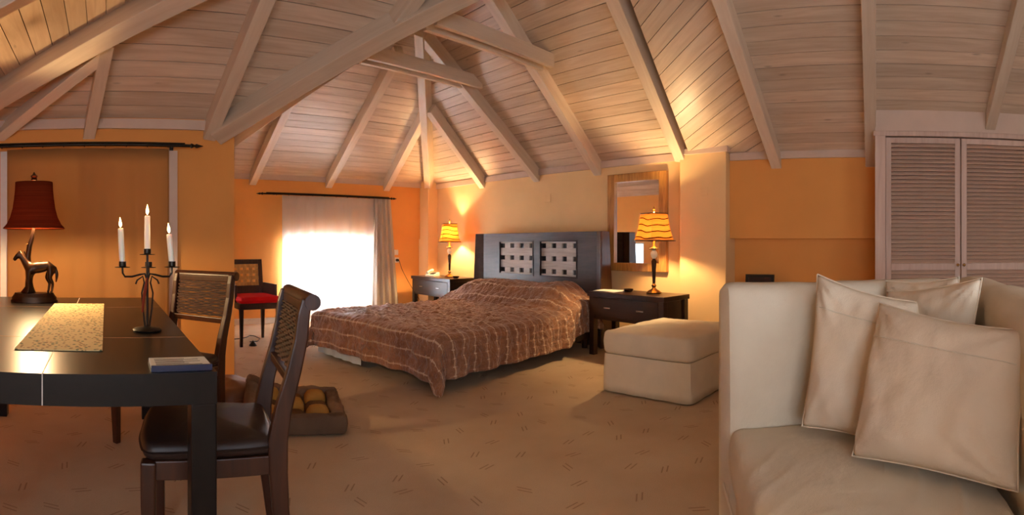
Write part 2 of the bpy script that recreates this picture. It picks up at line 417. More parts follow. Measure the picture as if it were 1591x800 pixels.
struct('trim_4', MB().box(XB - .03, XB, PY1, 6.86, 1.975, 2.05), M['trimwood'])
struct('trim_5', MB().box(XW, XL, PY - .03, PY, 1.985, 2.06), M['trimwood'])
struct('baseboard_far', MB().box(XL, 4.72, WY - .015, WY, 0, 0.08), M['white'])
struct('baseboard_partition', MB().box(0.7, XL + .015, PY - .015, PY + .2, 0, 0.06), M['orange'])
struct('baseboard_right', MB().box(XB - .015, XB, PY1, 6.86, 0, 0.08), M['white'])

# ------------------------------------------------------------------ plank ceiling
back = MB(); PLANKS = []
_p, _q = onplane(1100, 232, plB).xy, onplane(1016, 15, plB).xy
_n = Vector((-(_q - _p).y, (_q - _p).x)).normalized(); _n = _n if _n.dot(Vector((4, 4)) - _p) > 0 else -_n
LNB = lambda v: (v - _p).dot(_n)
def clip(poly, fn):
    out = []
    for i in range(len(poly)):
        a, b = poly[i], poly[(i + 1) % len(poly)]; fa, fb = fn(a), fn(b)
        if fa >= 0: out.append(a)
        if (fa >= 0) != (fb >= 0): out.append(a + (b - a) * (fa / (fa - fb)))
    return out
def zp(pl, p): return pl[0] + pl[1] * p[0] + pl[2] * p[1]
def below(pl, q): return lambda p: zp(q, p) - zp(pl, p)      # keep where pl <= q
def above(pl, q): return lambda p: zp(pl, p) - zp(q, p)
def facet(pl, rect, conds, pitch=0.128, off=0.0, hdir=None):
    x0, x1, y0, y1 = rect; poly = [Vector((x0, y0)), Vector((x1, y0)), Vector((x1, y1)), Vector((x0, y1))]
    for c in conds:
        poly = clip(poly, c)
        if len(poly) < 3: return
    g = Vector((pl[1], pl[2])); gl = g.length; u = g / gl; k = math.sqrt(1 + gl * gl)
    if hdir is not None: u = Vector((hdir.y, -hdir.x)); k = math.sqrt(1 + g.dot(u) ** 2)
    hdir = Vector((-u.y, u.x))
    nrm = Vector((-pl[1], -pl[2], 1)).normalized()
    P3 = lambda p, lift: Vector((p[0], p[1], zp(pl, p))) + nrm * lift
    n = len(poly)
    vs = [P3(p, 0.022) for p in poly] + [P3(p, 0.08) for p in poly]
    back.add(vs, [tuple(range(n)), tuple(reversed(range(n, 2 * n)))] + [(i, (i + 1) % n, n + (i + 1) % n, n + i) for i in range(n)])
    dv = pitch / k; lo = min(p.dot(u) for p in poly); hi = max(p.dot(u) for p in poly); t = math.floor((lo - off) / dv) * dv + off
    ez = nrm; ex = Vector((hdir.x, hdir.y, g.dot(hdir))).normalized(); ey = ez.cross(ex)
    while t < hi:
        a, b = t + 0.0025, t + dv - 0.0025
        q = clip(clip(poly, lambda p: p.dot(u) - a), lambda p: b - p.dot(u))
        if len(q) >= 3:
            ar = sum(q[i].x * q[(i + 1) % len(q)].y - q[(i + 1) % len(q)].x * q[i].y for i in range(len(q))) / 2
            if abs(ar) > 0.004: PLANKS.append((q, pl, nrm, ex, ey))
        t += dv
facet(plB, (0, XB, 1.6, WY), [below(plB, plL), below(plB, plW), lambda v: LNB(v)])
facet(plW, (XL, XB, 0, WY), [below(plW, plL), below(plW, plB)])
facet(plL, (XL, XB, YC - .6, WY), [below(plL, plB), below(plL, plW), above(plL, plT)])
facet(plT, (XW, 3.4, -2.8, PY), [lambda p: zp(plT, p) - zp(plL, p), below(plT, plLL), below(plT, plR)])
facet(plLL, (XW, 4.6, -2.8, PY), [below(plLL, plT), below(plLL, plR)])
def lineside(a, b, pl, keep):                    # half plane in plan through two picture points on the roof plane
    p, q = onplane(a[0], a[1], pl).xy, onplane(b[0], b[1], pl).xy; d = (q - p).normalized(); n_ = Vector((-d.y, d.x)); k = Vector(keep)
    sg = 1 if (k - p).dot(n_) > 0 else -1
    return lambda v: (v - p).dot(n_) * sg
LN1 = ((1068, 232), (985, 15)); LN2 = ((1212, 268), (1122, 0))
pa, pb_ = onplane(1070, 199, plR), onplane(1152, 131, plR); pc_, pd_ = onplane(1044, 150, plR), onplane(1130, 71, plR)
DIAG = ((pb_ - pa).normalized() + (pd_ - pc_).normalized()).xy.normalized()
facet(plR, (2.0, XB + .6, -1, 4), [lineside(*LN1, plR, (4.6, 1.2)), lineside(*LN2, plR, (4.3, 2.3)), below(plR, plT), below(plR, plLL)], hdir=DIAG)
facet(plR, (0, XB + .8, -2.8, 4), [lineside(*LN2, plR, (4.3, 0)), below(plR, plT), below(plR, plLL)])
# gable cheek between the bay roof and the lower one
ceil = struct('ceiling', back, M['backing'])
for q, pl, nrm, ex, ey in PLANKS:
    c = sum(q, Vector((0, 0))) / len(q); o3 = Vector((c.x, c.y, zp(pl, c)))
    R = Matrix((ex, ey, nrm)).transposed().to_4x4(); Mx = Matrix.Translation(o3) @ R; inv = Mx.inverted()
    n = len(q); jit = random.uniform(-0.0015, 0.0015)
    lo = [inv @ Vector((p.x, p.y, zp(pl, p))) for p in q]
    mb = MB().add([v + Vector((0, 0, jit)) for v in lo] + [v + Vector((0, 0, 0.02)) for v in lo],
                  [tuple(reversed(range(n))), tuple(range(n, 2 * n))] + [(i, (i + 1) % n, n + (i + 1) % n, n + i) for i in range(n)])
    o = mb.build('plank', M['plank'], ceil); o.matrix_world = Mx; o.matrix_parent_inverse.identity(); o.matrix_basis = Mx

def rafter(pl, a, b, w, h, label, e0=0.0, e1=0.0, name='rafter', low=None):
    low = h if low is None else low
    q = (pl[0] - low * math.sqrt(1 + pl[1] ** 2 + pl[2] ** 2), pl[1], pl[2])
    p0 = a if isinstance(a, Vector) else onplane(a[0], a[1], q); p1 = b if isinstance(b, Vector) else onplane(b[0], b[1], q)
    d = (p1 - p0).normalized(); p0 = p0 - d * e0; p1 = p1 + d * e1
    up = Vector((-pl[1], -pl[2], 1)).normalized()
    # local frame so that the grain follows the length
    s = up.cross(d).normalized(); u = d.cross(s).normalized()
    Mx = Matrix.Translation(p0) @ Matrix((d, s, u)).transposed().to_4x4()
    L = (p1 - p0).length
    o = MB().box(0, L, -w / 2, w / 2, 0, h + 0.012).build(name, M['beam'], bevel=0.005)
    o.matrix_world = Mx
    tag(o, label, 'beam'); return p0, p1, o
def lowpt(pl, x, y, low): return Vector((x, y, zp(pl, (x, y)) - low * math.sqrt(1 + pl[1] ** 2 + pl[2] ** 2)))
RH = 0.13
rafter(plW, (388, 297), (443, 180), 0.10, RH, 'short pale rafter above the left end of the far curtain rod', 0.05, 0.25)
rafter(plW, (507, 299), (608, 113), 0.10, RH, 'long pale rafter above the middle of the bright far window', 0.05, 0.25)
rafter(plW, (600, 298), (657, 192), 0.10, RH, 'short pale rafter just left of the far corner hip', 0.05, 0.15)
rafter(plB, (752, 297), (674, 188), 0.10, RH, 'short pale rafter just right of the far corner hip', 0.02, 0.15)
rafter(plB, (838, 288), (652, 60), 0.10, RH, 'long pale rafter ending above the headboard middle, carries the lower tie', 0.02, 0.0)
rafter(plB, (933, 280), (757, 0), 0.10, RH, 'pale rafter ending just left of the gold framed mirror, carries the upper tie', 0.02, 0.5)
rafter(plB, (1056, 250), (950, 0), 0.11, RH + .03, 'pale rafter ending between the mirror and the pier', 0.02, 0.8)
rafter(plR, (1207, 264), (1116, 0), 0.10, RH, 'pale rafter ending above the alcove beside the pier', 0.02, 0.8)
rafter(plR, (1353, 262), (1349, 0), 0.10, RH, 'pale upright looking rafter beside the louvred wardrobe edge', 0.0, 0.8)
rafter(plR, (1538, 205), (1591, 0), 0.09, RH, 'pale slanting rafter above the right louvred door', 0.0, 0.8)
rafter(plT, (327, 214), (417, 0), 0.10, RH, 'pale rafter ending on the partition top beside the big valley beam', 0.03, 0.8)
rafter(plT, (617, 44), (651, 0), 0.09, RH, 'short rafter rising from the big valley beam at the top', 0.12, 0.5, 'jack_rafter')
rafter(plT, (-10, 224), (158, 92), 0.08, RH, 'low jack rafter running up to the left hip beam from the frame edge', 0.3, 0.05, 'jack_rafter')
rafter(plT, (136, 226), (163, 93), 0.09, RH, 'upright jack rafter under the left hip beam above the curtain rod', 0.02, 0.1, 'jack_rafter')
rafter(plLL, (0, 22), (58, -8), 0.10, RH, 'dark looking rafter crossing the top left corner', 0.9, 1.2)
# hips, valleys and ridge
apex = Vector((2.804, 4.23)); 
rafter(plB, lowpt(plB, XB - .1, WY - .12, .15), (650, 56), 0.10, 0.15, 'pale hip beam rising from the far room corner', 0.0, 0.0, 'hip_beam')
rafter(plL, lowpt(plL, XL + .1, WY - .12, .13), lowpt(plL, apex.x, apex.y, .13), 0.10, 0.13, 'pale hip beam seen just under the big valley beam', 0, 0.0, 'hip_beam')
rafter(plT, (352, 208), (688, 16), 0.13, 0.23, 'big pale valley beam running up right from the partition top', 0.1, 1.2, 'valley_beam', low=0.16)
rafter(plT, (0, 158), (290, 0), 0.12, 0.22, 'big brown sided hip beam crossing the upper left', 0.9, 1.2, 'hip_beam', low=0.18)
rafter(plL, lowpt(plL, apex.x, 4.25, .02), lowpt(plL, apex.x, 1.9, .02), 0.10, 0.15, 'ridge beam over the sleeping bay, at the very top', 0, 0, 'ridge_beam')

def tie(pa, da, pb, db, label):
    a, b = at(pa[0], pa[1], da), at(pb[0], pb[1], db); b.z = a.z = (a.z + b.z) / 2
    root = thing('collar_tie', label, 'beam', a)
    d = (b - a).normalized(); s = Vector((0, 0, 1)).cross(d)
    for off in (-0.065, 0.065):
        MB(a).beam(a + s * off, b + s * off, 0.045, 0.125).build('tie_board', M['beam'], root, bevel=0.004)
tie((668, 46), 4.0, (850, 106), 4.95, 'upper pair of tie boards bolted across the ridge')
tie((566, 100), 4.85, (741, 136), 5.75, 'lower pair of tie boards below the roof apex')

# unseen shell added over the planks to stop sky light leaking in
sky_shell = MB().box(-1.75, 6.4, -3.1, 7.5, 4.75, 4.85).box(-1.75, -1.65, -3.1, 7.5, 2.3, 4.75).box(6.3, 6.4, -3.1, 7.5, -.05, 4.75).box(-1.65, 6.3, 7.4, 7.5, 2.3, 4.75).box(-1.65, 6.3, -3.1, -3.0, 2.3, 4.75)
sky_shell.box(-1.65, .84, 4.29, 7.4, 2.3, 2.36)
struct('roof', sky_shell, M['backing'])
# ------------------------------------------------------------------ windows
def window(name, loc, axis, s0, s1, z0, z1, depth, frame=0.05, mull=True):
    root = bpy.data.objects.new(name, None); COL.objects.link(root); root.location = loc; root['kind'] = 'structure'
    def bx(a, b, c, d, t0, t1, nm, m):
        mb = MB()
        if axis == 'X': mb.box(a, b, t0, t1, c, d)
        else: mb.box(t0, t1, a, b, c, d)
        return mb.build(nm, m, root)
    t0, t1 = depth
    mb = MB(); 
    def f(a, b, c, d):
        if axis == 'X': mb.box(a, b, t0, t1, c, d)
        else: mb.box(t0, t1, a, b, c, d)
    f(s0, s0 + frame, z0, z1); f(s1 - frame, s1, z0, z1); f(s0 + frame, s1 - frame, z0, z0 + frame); f(s0 + frame, s1 - frame, z1 - frame, z1)
    if mull: f((s0 + s1) / 2 - .03, (s0 + s1) / 2 + .03, z0 + frame, z1 - frame)
    mb.build('window_frame', M['white'], root)
    bx(s0 + frame, s1 - frame, z0 + frame, z1 - frame, (t0 + t1) / 2 - .003, (t0 + t1) / 2 + .003, 'pane', M['glass'])
    return root
window('window_1', (0, WY, 0), 'X', XL + 1.45, XL + 2.87, 0.22, 1.19, (0.10, 0.15), mull=False)
window('window_2', (0, PY, 0), 'X', -0.77, 0.48, 0.0, 1.80, (0.03, 0.09))
window('window_3', (XL, 0, 0), 'Y', PY + .2 + 1.25, PY + .2 + 2.15, 0.62, 1.14, (-0.06, -0.02), 0.03, False)
window('window_4', (0, -2.75, 0), 'X', 5.6 - 6.95, 5.6 - 4.85, 0.7, 2.0, (-0.2, -0.15))
window('window_5', (XW, 0, 0), 'Y', -2.1, -0.5, 0.72, 1.88, (-0.15, -0.1))
# pale casing beside the near curtain
struct('trim_6', MB().box(-0.815, -0.755, PY - .03, PY, 0, 1.82), M['white'])
struct('trim_7', MB().box(0.475, 0.545, PY - .03, PY, 0, 1.82), M['trimwood'])

def finial(mb, p, dx):
    x, y, z = p
    mb.tube([(x, y, z), (x + dx * .012, y, z), (x + dx * .02, y, z), (x + dx * .045, y, z), (x + dx * .06, y, z), (x + dx * .075, y, z), (x + dx * .11, y, z)], [.011, .011, .02, .008, .017, .012, .002], 10)
def rod(label, x0, x1, y, z, wy, brk, r=.011):
    root = thing('curtain_rod', label, 'curtain rod', (0, y, z))
    MB().tube([(x0, 0, 0), (x1, 0, 0)], r, 12).build('pole', M['rod'], root, smooth=True)
    MB().tube([(x0 + .03, -.008, .014), (x1 - .03, -.008, .014)], r * .6, 8).build('rail', M['rod'], root, smooth=True)
    for x, s in ((x0, -1), (x1, 1)):
        mb = MB(); finial(mb, (x, 0, 0), s); mb.build('finial', M['rod'], root, smooth=True)
    for x in brk:
        MB().tube([(x, wy - y, 0), (x, .0, -.0)], .008, 8).box(x - .015, x + .015, wy - y - .01, wy - y, -.035, .035).build('bracket', M['rod'], root)
    k = 0
    for x in [x0 + (x1 - x0) * i / 11 for i in range(1, 11)]:
        pts = [(x, .017 * math.cos(a), .017 * math.sin(a)) for a in [2 * PI * i / 12 for i in range(13)]]
        MB().tube(pts, .0025, 5, False).build('ring', M['rod'], root)
rod('dark rod with arrow finials over the bright far window', 2.13, 4.12, WY - .12, 1.80, WY, (2.3, 4.0))
rod('dark rod with arrow finial over the tan curtain at left', -1.1, 0.62, PY - .11, 1.845, PY, (-0.9, 0.5))

def drape(name, label, x0, x1, y, z0, z1, m, waves, amp, flare=0.0, bx0=None, bx1=None, seed=0, nz=14):
    bx0 = x0 if bx0 is None else bx0; bx1 = x1 if bx1 is None else bx1
    def fn(u, v):
        z = z1 + (z0 - z1) * v
        X = (x0 + (x1 - x0) * u) * (1 - v) + (bx0 + (bx1 - bx0) * u) * v
        a = amp * (0.55 + 0.45 * v) * (math.sin(u * waves * 2 * PI + seed) + 0.35 * math.sin(u * waves * 4.4 * PI + 1.3 + seed + v))
        a += 0.4 * amp * noise.noise(Vector((u * 7, v * 2, seed)))
        return Vector((X, y + a, z))
    o = MB().grid(fn, int(waves * 14), nz).build(name, m, smooth=True, fix=False)
    md = o.modifiers.new('th', 'SOLIDIFY'); md.thickness = 0.002
    return tag(o, label, 'curtain')
drape('sheer_curtain', 'white sheer curtain glowing over the bright far window', 2.40, 3.86, WY - .10, 0.05, 1.785, M['sheer'], 9, .012)
drape('drape', 'gathered beige drape hanging at the right of the far window', 3.84, 4.12, WY - .14, 0.03, 1.785, M['drape'], 4, .028, bx0=3.80, bx1=4.28, seed=2)
drape('curtain', 'tan curtain behind the horse lamp, lit by its glow', -0.755, 0.475, PY - .07, 0.03, 1.825, M['curtain'], 5, .012, seed=1)

# ------------------------------------------------------------------ wardrobe with louvred doors
def wardrobe():
    root = thing('wardrobe', 'built-in wardrobe with pale pinkish louvred doors at the right', 'wardrobe', rpt(D3, 0), PI / 2 - 0 - aR + PI / 2 - PI / 2)
    # local x = outward normal nR, local y = -tR
    root.rotation_euler = (0, 0, math.atan2(nR.y, nR.x))
    Y = lambda s: -s
    fr = MB(); ZF = .1222
    fr.box(0, .38, Y(-0.012), Y(-0.075), ZF, 1.94)
    fr.box(0, .38, Y(1.30), Y(1.17), ZF, 1.94)
    fr.box(0, .38, Y(1.17), Y(-0.012), ZF, .20)
    fr.build('frame', M['louvre'], root, bevel=.003)
    MB().box(.36, .38, Y(1.17), Y(-.012), .20, 1.94).build('back_panel', M['louvre'], root)
    MB().box(-.012, .38, Y(1.30), Y(-.09), 1.925, 1.965).build('cornice', M['louvre'], root, bevel=.006)
    MB().box(.02, .38, Y(1.30), Y(-.075), 1.965, 2.13).build('bulkhead', M['trimwood'], root)
    MB().box(-.018, 0, Y(.004), Y(-.075), ZF, 1.925).build('pilaster', M['louvre'], root, bevel=.003)
    slat = None
    for (s0, s1, side) in ((0.006, 0.576, 1), (0.584, 1.165, 0)):
        d = MB(); st = .042
        d.box(-.006, .018, Y(s0 + st), Y(s0), .205, 1.915).box(-.006, .018, Y(s1), Y(s1 - st), .205, 1.915)
        for a, b in ((1.872, 1.915), (.905, .958), (.205, .27)): d.box(-.006, .018, Y(s1 - st), Y(s0 + st), a, b)
        door = d.build('door', M['louvre'], root, bevel=.002)
        L = (s1 - s0) - 2 * st
        for (za, zb) in ((.958, 1.872), (.27, .905)):
            n = round((zb - za) / .0303); pz = (zb - za) / n
            for i in range(n):
                if slat is None:
                    Mr = Matrix.Rotation(math.radians(50), 4, 'Y')
                    slat = MB().box(-.003, .003, -.5, .5, -.0185, .0185, Mr).build('slat', M['slat'], door); o = slat
                else:
                    o = slat.copy(); COL.objects.link(o); o.parent = door
                o.location = (.006, Y((s0 + s1) / 2), za + pz * (i + .5)); o.scale = (1, L, 1)
        ks = s1 - .02 if side else s0 + .02
        MB().tube([(-.006, Y(ks), .945), (-.012, Y(ks), .945), (-.022, Y(ks), .945), (-.03, Y(ks), .945), (-.034, Y(ks), .945)], [.005, .005, .012, .011, .003], 12).build('knob', M['brass'], door, smooth=True)
    return root
wr_ = wardrobe(); K = 1.125
wr_.scale = (K, K, K); wr_.location.z = H * (1 - K)

# ------------------------------------------------------------------ bed
BR = math.radians(7); et = Vector((math.cos(BR), math.sin(BR), 0)); es = Vector((-math.sin(BR), math.cos(BR), 0))
C0 = Vector((2.30, 3.20, 0)); BWd, BL = 1.76, 2.28
def bedpt(s, t, z): return C0 + es * s + et * t + Vector((0, 0, z))
bo = bedpt(BWd / 2, BL / 2, 0)
bed = thing('bed', 'double bed with dark wooden headboard and striped brown quilt', 'bed', bo)
mb = MB(bo)
mb.prism([bedpt(.04, .04, 0).xy, bedpt(.04, BL, 0).xy, bedpt(BWd - .04, BL, 0).xy, bedpt(BWd - .04, .04, 0).xy], .10, .24); mb.build('bed_base', M['dark'], bed, bevel=.008)
for s, t in ((.1, .1), (BWd - .1, .1), (.1, BL - .1), (BWd - .1, BL - .1)):
    c = bedpt(s, t, 0); MB(bo).lathe([(.03, 0), (.035, .10)], c, 12, cap=True).build('leg', M['dark'], bed)
MB(bo).prism([bedpt(.0, .0, 0).xy, bedpt(.0, BL, 0).xy, bedpt(BWd, BL, 0).xy, bedpt(BWd, .0, 0).xy], .24, .40).build('mattress', M['sheet'], bed, bevel=.03, seg=3)
def sheetfn(u, v):
    s = BWd * .55 + BWd * .42 * u; return bedpt(s, -.035 + .01 * math.sin(u * 30), .33 - .29 * v)
MB(bo).grid(sheetfn, 20, 4).build('bed_sheet', M['sheet'], bed, smooth=True)
HS, HT = .34, .36
def quilt_pt(s, t):
    os_ = max(0, -s, s - BWd); ot = max(0, -t); sg = -1 if s < 0 else 1
    cs = min(max(s, 0), BWd); ct = max(t, 0)
    k = min(1, max(0, (ct - 1.55) / .35)); k = k * k * (3 - 2 * k)
    kk = min(1, max(0, (BL - ct) / .12))
    sd = min(cs, BWd - cs)
    lat = min(1, sd / .30); lat = lat * lat * (3 - 2 * lat)
    ztop = .425 + .022 * min(1, sd / .25) + k * (.10 + .12 * lat) * (.75 + .25 * kk)
    ztop += .012 * k * math.sin(cs * 7)
    o = math.hypot(os_, ot); r = .055
    puff = .011 * (1 - abs(math.cos(PI * (t + 5 - .0625 + .0625) / .125)) ** 6) * (.5 + .5 * abs(math.sin(PI * s / .062)))
    pk = .022 * noise.noise(Vector((s * 7, t * 9, 0))) + .012 * noise.noise(Vector((s * 19, t * 24, 3)))
    if o < 1e-6: return bedpt(cs, ct, ztop + puff + pk)
    dx, dt = os_ / o * sg * (1 if os_ > 0 else 0), -ot / o
    a = o / r
    if a < PI / 2: hor = r * math.sin(a); ver = r * (1 - math.cos(a))
    else:
        rest = o - r * PI / 2; corner = min(os_, ot) / max(os_, ot, 1e-6)
        hor = r + rest * (.06 + .30 * corner); ver = r + rest * (.995 - .05 * corner)
        hor += .018 * math.sin((s if ot > 0 and os_ < .02 else t) * 17) * min(1, rest / .2)
    z = ztop - ver
    if z < .03 + .02 * noise.noise(Vector((s * 9, t * 9, 1))): hor += (.03 - z) * .5; z = .035 + .018 * abs(noise.noise(Vector((s * 14, t * 14, 5))))
    hz = hor + (puff + pk) * 1.0
    return bedpt(cs + dx * hz, ct + dt * hz, z)
def quilt():
    NU, NV = 190, 190; S0, S1, T0, T1 = -HS, BWd + HS, -HT, BL - .03
    vs = []; uv = []
    for j in range(NV + 1):
        for i in range(NU + 1):
            s = S0 + (S1 - S0) * i / NU; t = T0 + (T1 - T0) * j / NV
            vs.append(quilt_pt(s, t)); uv.append((s, t))
    mb = MB(bo); mb.add(vs, [(j * (NU + 1) + i, j * (NU + 1) + i + 1, (j + 1) * (NU + 1) + i + 1, (j + 1) * (NU + 1) + i) for j in range(NV) for i in range(NU)])
    o = mb.build('quilt', M['quilt'], bed, smooth=True, fix=False); me = o.data
    l = me.uv_layers.new(name='UVMap')
    for lp in me.loops: l.data[lp.index].uv = uv[lp.vertex_index]
    md = o.modifiers.new('th', 'SOLIDIFY'); md.thickness = .012; md.offset = -1
    o['label'] = 'crinkled brown quilt with pale stripes'
quilt()
# headboard
hb0, hb1 = Vector((4.60, 3.42, 0)), Vector((4.68, 5.58, 0)); hd = (hb1 - hb0).normalized(); hn = Vector((-hd.y, hd.x, 0))  # hn points to the room (-X)
hL = (hb1 - hb0).length
def hbp(s, n_, z): return hb0 + hd * s + hn * n_ + Vector((0, 0, z))
HM = Matrix.Translation(hb0) @ Matrix(((hd.x, hn.x, 0, 0), (hd.y, hn.y, 0, 0), (0, 0, 1, 0), (0, 0, 0, 1)))
def panel_s(px):
    a = az(px); d = Vector((math.sin(a), math.cos(a), 0)); # intersect with front plane
    # hb0 + hd*s = d*k
    k = (hb0.x * hd.y - hb0.y * hd.x) / (d.x * hd.y - d.y * hd.x); return (d * k - hb0).dot(hd)
q0, q1, q2, q3 = sorted(panel_s(x) for x in (776.5, 827.5, 839.5, 895.5))
mb = MB(bo); zt, zb0, zb1 = 1.245, .735, 1.135
for a, b, c, e in ((.10, hL - .10, zb1, zt), (.10, hL - .10, .0, zb0), (.10, q0, zb0, zb1), (q1, q2, zb0, zb1), (q3, hL - .10, zb0, zb1)):
    mb.box(a, b, -.06, 0, c, e, HM)
hbm = mb.build('headboard', M['headwood'], bed)
for s, sg in ((0, 1), (hL, -1)):
    w_ = MB(bo)
    pts = [(s + sg * .10, 0), (s + sg * -.0, .10), (s - sg * .01, .085), (s - sg * .012, -.14), (s + sg * .10, -.06)]
    lo = [HM @ Vector((p[0] - sg * .035 * (1 if i in (1, 2, 3) else 0), p[1], 0)) for i, p in enumerate(pts)]
    hi = [HM @ Vector((p[0], p[1] * .6, zt)) for p in pts]
    n = 5
    w_.add(lo + hi, [tuple(range(n)), tuple(reversed(range(n, 2 * n)))] + [(i, (i + 1) % n, n + (i + 1) % n, n + i) for i in range(n)])
    w_.build('headboard_wing', M['headwood'] if sg < 0 else M['chairwood'], bed, bevel=.012)
for a, b in ((q0, q1), (q2, q3)):
    MB(bo).box(a, b, -.055, -.045, zb0, zb1, HM).build('panel_back', M['black'], bed)
    wd = b - a; ht = zb1 - zb0; hw = wd * .125
    vs_w = (wd - 4 * hw) / 3
    for i in range(3):
        x = a + hw + i * (hw + vs_w)
        MB(bo).box(x, x + vs_w, -.045, -.022, zb0, zb1, HM).build('lattice_strip', M['lattice'], bed, bevel=.002)
    hh = ht * .14; g = (ht - .04 - 3 * hh) / 2
    for z0_, z1_ in ((zb0, zb0 + .02), (zb0 + .02 + hh, zb0 + .02 + hh + g), (zb0 + .02 + 2 * hh + g, zb0 + .02 + 2 * hh + 2 * g), (zb1 - .02, zb1)):
        MB(bo).box(a, b, -.040, -.018, z0_, z1_, HM).build('lattice_strip', M['lattice'], bed, bevel=.002)
    fr = MB(bo)
    for u0, u1, z0_, z1_ in ((a - .015, a, zb0 - .015, zb1 + .015), (b, b + .015, zb0 - .015, zb1 + .015), (a, b, zb0 - .015, zb0), (a, b, zb1, zb1 + .015)):
        fr.box(u0, u1, -.01, .008, z0_, z1_, HM)
    fr.build('panel_moulding', M['dark'], bed)

# ------------------------------------------------------------------ nightstands
def nightstand(label, FLc, FRc, depth):
    FLc, FRc = Vector(FLc), Vector(FRc); d = (FLc - FRc); W_ = d.length; d.normalize(); n_ = Vector((d.y, -d.x))   # n_ towards the wall (+X)
    root = thing('nightstand', label, 'nightstand', (FRc.x, FRc.y, 0)); root.rotation_euler = (0, 0, math.atan2(n_.y, n_.x))
    # local x = depth towards wall, local y = along front
    MB().box(-.015, depth, -.015, W_ + .015, .585, .63).build('top', M['dark'], root, bevel=.004)
    MB().box(.01, depth - .01, .02, W_ - .02, .36, .585).build('body', M['dark'], root, bevel=.003)
    dr = MB().box(-.004, .012, .06, W_ - .06, .395, .575).build('drawer', M['dark'], root, bevel=.003)
    for y in (W_ * .28, W_ * .72):
        MB().box(-.024, -.018, y - .042, y + .042, .478, .492).box(-.02, -.003, y - .036, y - .028, .481, .489).box(-.02, -.003, y + .028, y + .036, .481, .489).build('handle', M['chrome'], dr, bevel=.002)
    for x, y in ((0, 0), (0, W_ - .06), (depth - .065, 0), (depth - .065, W_ - .06)):
        MB().box(x, x + .06, y, y + .06, 0, .585).build('leg', M['dark'], root, bevel=.003)
    return root
nightstand('dark wooden nightstand left of the bed, carrying a telephone', (4.40, 6.82), (4.38, 5.84), .46)
nightstand('dark wooden nightstand under the mirror, right of the bed', (4.22, 3.32), (4.12, 2.40), .40)

def table_lamp(label, x, y, z, rz=0.0):
    root = thing('table_lamp', label, 'lamp', (x, y, z), rz)
    MB().lathe([(.072, 0), (.075, .012), (.06, .022), (.05, .03), (.03, .04), (.018, .05), (.016, .06), (.024, .07), (.024, .08), (.014, .09), (.014, .10)], n=24, cap=True).build('base', M['brass'], root, smooth=True)
    MB().lathe([(.014, .10), (.017, .16), (.021, .24), (.026, .31), (.018, .325), (.013, .335)], n=16, cap=True).build('column', M['bronze'], root, smooth=True)
    MB().lathe([(.012, .335), (.026, .35), (.034, .375), (.03, .40), (.014, .415)], n=16, cap=True).build('glass_ball', M['plastic'], root, smooth=True)
    MB().lathe([(.013, .415), (.05, .43), (.05, .437), (.02, .445), (.011, .46), (.009, .56)], n=20, cap=True).build('collar', M['brass'], root, smooth=True)
    prof = [(.152, .505), (.138, .53), (.124, .58), (.113, .64), (.105, .70), (.099, .77)]
    sh = MB().lathe(prof, n=64, sq=12).build('shade', M['shade'], root, smooth=True); sh['label'] = 'amber shade with wavy brown bands'
    sd = sh.modifiers.new('th', 'SOLIDIFY'); sd.thickness = .003
    for r, zz in ((.153, .507), (.100, .768)):
        pts = []
        for kx in range(65):
            a = 2 * PI * kx / 64; mm = (abs(math.cos(a)) ** 14 + abs(math.sin(a)) ** 14) ** (-1 / 14); pts.append((r * mm * math.cos(a), r * mm * math.sin(a), zz))
        MB().tube(pts, .0045, 6, False).build('shade_rim', M['dark'], root)
    MB().lathe([(.001, .54), (.015, .548), (.02, .565), (.015, .585), (.001, .592)], n=16).build('bulb', M['bulb'], root, smooth=True)
    MB().tube([(0, 0, .56), (.04, 0, .6), (.04, 0, .7), (0, 0, .775), (0, 0, .79)], .002, 6).build('harp', M['brass'], root)
    MB().lathe([(.004, .775), (.014, .785), (.008, .795), (.016, .81), (.008, .828), (.001, .84)], n=12).build('finial', M['brass'], root, smooth=True)
    bs = MB()
    for kx in (0, PI / 2, PI, 3 * PI / 2): bs.tube([(.098 * math.cos(kx), .098 * math.sin(kx), .768), (0, 0, .775)], .0015, 4)
    bs.build('shade_spider', M['brass'], root)
    return root
def lamp_light(name, x, y, z, power):
    return point(name, (x, y, z), power, WARM, .03)
LA = (4.62, 6.17, .63); LB = (4.40, 2.67, .63)
table_lamp('lit lamp with banded amber shade on the far nightstand beside the telephone', *LA, math.radians(-30))
table_lamp('lit lamp with banded amber shade in front of the mirror', *LB, math.radians(-148.8 - 45 - 8))
lamp_light('bulb_light_far', LA[0], LA[1], LA[2] + .635, 48)
lamp_light('bulb_light_near', LB[0], LB[1], LB[2] + .635, 44)

